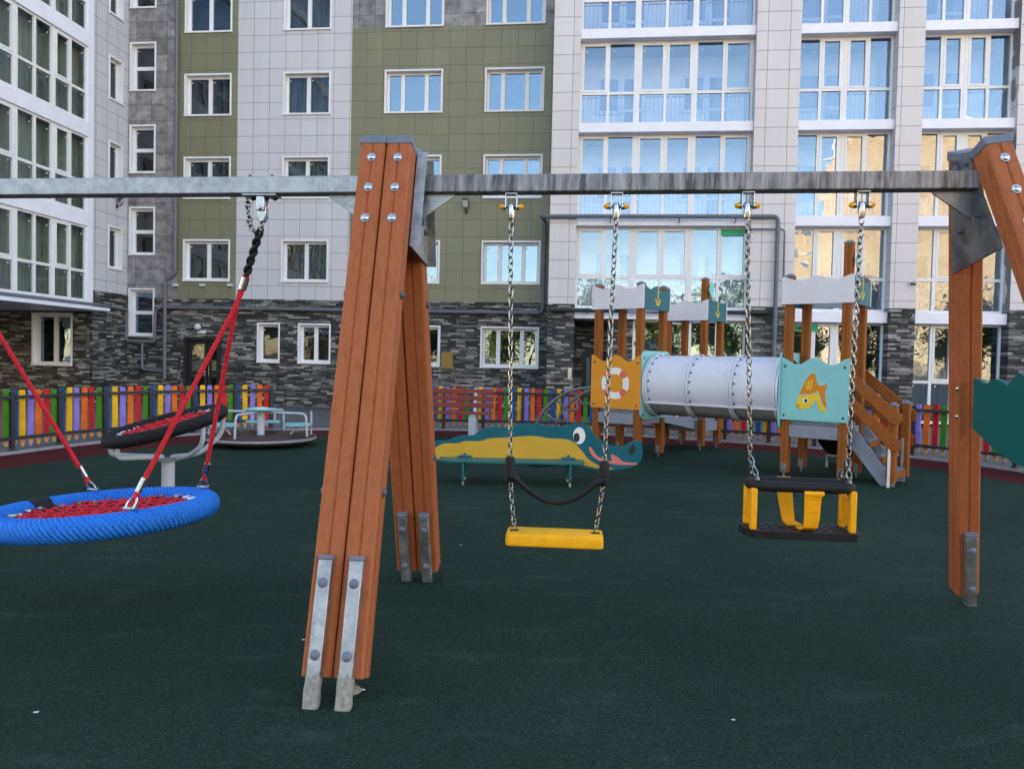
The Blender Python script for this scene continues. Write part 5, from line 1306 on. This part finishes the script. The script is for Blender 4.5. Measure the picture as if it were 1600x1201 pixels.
# ------------------------------------------------------------------ what stands behind the photographer (seen in the window reflections)
def house(name, label, x0, x1, y, z1, depth, mat, win, yaw=0.):
    t = thing(name, label, 'apartment building', ((x0 + x1) / 2, y, GZ), yaw)
    w = (x1 - x0) / 2
    m_ = MB(); m_.box(-w, w, -depth, 0, 0, z1); m_.build('wall', mat, t, smooth=False)
    for (a, b, c, d) in win:
        m_ = MB(); m_.box(a, b, .0, .06, c, d); o = m_.build('window', M['wframe'], t, smooth=False)
        m_ = MB(); m_.box(a + .12, (a + b) / 2 - .05, .06, .07, c + .12, d - .12); m_.box((a + b) / 2 + .05, b - .12, .06, .07, c + .12, d - .12); m_.build('pane', M['innerg'], o, smooth=False)
    m_ = MB(); m_.box(-w - .3, w + .3, -depth - .3, .3, z1, z1 + .5); m_.build('roof', M['strip'], t, smooth=False)
W1 = [(a, a + 1.9, z, z + 1.6) for a in (-4, 1.5, 7, 12.5, 18) for z in (1.6, 4.5, 7.4, 10.3, 13.2, 16.1)] + [(a, a + 1.6, z, z + 1.6) for a in (-17,) for z in (4.5, 10.3, 16.1)]
house('brick_house', 'sunlit yellow brick apartment block mirrored in the right-hand balcony glass', 21.2, 66, -40, 26.2, 14, T['ybrick'], W1)
W2 = [(a, a + 1.3, z, z + 1.5) for a in (-3.4, -.6, 2.2) for z in range(3, 25, 3)]
house('brick_tower', 'slim sunlit yellow tower block mirrored in the balcony glass with the green strip', 17.5, 27.5, -92, 26.5, 10, T['ybrick'], W2)
M['leaf2'] = plain('dark_leaves', (.05, .075, .02), .6, .4, 1.5, 0)
def tree(label, x, y, h, w, mat, seed, n=6500):
    rr = random.Random(seed)
    t = thing('tree', label, 'tree', (x, y, -.03), 0., 'trees behind the photographer')
    m_ = MB(); m_.tube([(0, 0, -.2), (.05, .03, h * .3), (-.05, .05, h * .6), (.0, 0, h * .9)], [.16, .12, .08, .02], 10)
    cl = []
    for i in range(17):
        a = rr.uniform(0, 6.28); zz = rr.uniform(.2, .9) * h; r_ = w * .5 * rr.uniform(.25, .9) * math.sin(math.pi * min(1, (zz / h - .2) / .85)) + .2
        e = Vector((r_ * math.cos(a), r_ * math.sin(a), zz)); m_.tube([(0, 0, zz * .75), e * .5 + Vector((0, 0, zz * .45)), e], [.05, .035, .012], 6); cl.append((e, w * rr.uniform(.16, .3)))
    m_.build('trunk', M['bark'], t)
    c = MB()
    for i in range(n):
        e, r_ = rr.choice(cl); p = e + Vector((rr.gauss(0, r_ * .55), rr.gauss(0, r_ * .55), rr.gauss(0, r_ * .5)))
        if p.z < h * .08: continue
        s = rr.uniform(.10, .21); a = Vector((rr.gauss(0, 1), rr.gauss(0, 1), rr.gauss(0, 1))).normalized(); b = a.orthogonal().normalized()
        c.add([p - a * s, p + b * s * .5, p + a * s, p - b * s * .5], [(0, 1, 2, 3)])
    c.build('crown', mat, t, smooth=False)
tl = [(-11, -20, 7.6, 5), (-3.5, -24, 8.2, 5.6), (3, -19, 6.6, 4.6), (8.5, -23, 8.6, 6), (14, -20, 7.2, 5), (20, -24, 8.4, 6), (27, -21, 7, 5), (34, -25, 8.4, 6), (-19, -24, 9, 6), (-33, -3, 7.5, 6), (-38, -9, 8, 6.5), (-44, -4, 8.5, 7), (-25, -15, 7.5, 6), (-30, -20, 8.5, 6.5), (-36, -16, 7.5, 6.5)]
names = ['leafy tree with a broad crown behind the photographer, mirrored in the far-left ground-floor window', 'tall leafy tree behind the photographer, mirrored between the narrow stone-base windows', 'shorter leafy tree behind the photographer, mirrored in the wide stone-base window', 'big leafy tree behind the photographer, mirrored behind the orange tower', 'leafy tree behind the photographer, mirrored in the shop glazing above the tunnel', 'spreading leafy tree behind the photographer, mirrored behind the fish tower', 'leafy tree behind the photographer, mirrored right of the fish tower steps', 'large leafy tree behind the photographer, mirrored in the rightmost ground-floor glass', 'tall leafy tree outermost at the left of the row behind the photographer', 'leafy tree beyond the passage under the glazed bay, nearest to it', 'leafy tree beyond the passage under the glazed bay, in the middle of three', 'leafy tree beyond the passage under the glazed bay, farthest from it', 'leafy tree behind the photographer, mirrored in the narrow stone-base window by the door', 'tall leafy tree behind the photographer, mirrored in the two-pane window of the stone base', 'broad leafy tree behind the photographer, mirrored in the glass of the left entrance door']
for i, ((x, y, h, w), lb) in enumerate(zip(tl, names)): tree(lb, x, y, h, w, M['leaf'] if i % 2 else M['leaf2'], 30 + i)

# ------------------------------------------------------------------ light
SUN_EL, SUN_AZ = R(14), Vector((-.8, .6, 0)).normalized()
sd = Vector((SUN_AZ.x * math.cos(SUN_EL), SUN_AZ.y * math.cos(SUN_EL), math.sin(SUN_EL)))
ld = bpy.data.lights.new('sun', 'SUN'); ld.energy = 5.0; ld.angle = R(.5); ld.color = (1, .74, .42)
lo_ = bpy.data.objects.new('sun', ld); COL.objects.link(lo_); lo_.location = (-30, 40, 60); lo_.rotation_euler = sd.to_track_quat('Z', 'Y').to_euler()
w = bpy.data.worlds.new('World'); SC.world = w; w.use_nodes = True; t = w.node_tree; t.nodes.clear()
sky = t.nodes.new('ShaderNodeTexSky'); sky.sky_type = 'NISHITA'; sky.sun_disc = False; sky.sun_elevation = SUN_EL; sky.sun_rotation = math.atan2(sd.x, sd.y)
sky.air_density = 1.0; sky.dust_density = .6; sky.ozone_density = 1.0
bg = t.nodes.new('ShaderNodeBackground'); bg.inputs['Strength'].default_value = .13; ow = t.nodes.new('ShaderNodeOutputWorld')
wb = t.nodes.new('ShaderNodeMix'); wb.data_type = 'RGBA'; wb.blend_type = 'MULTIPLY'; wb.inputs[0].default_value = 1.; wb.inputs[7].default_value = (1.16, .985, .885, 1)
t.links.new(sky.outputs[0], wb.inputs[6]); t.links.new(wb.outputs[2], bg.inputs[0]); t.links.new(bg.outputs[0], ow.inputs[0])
vs_ = SC.view_settings; vs_.view_transform = 'Standard'; vs_.look = 'None'; vs_.gamma = 1; vs_.exposure = 2.75
SC.render.engine = 'CYCLES'
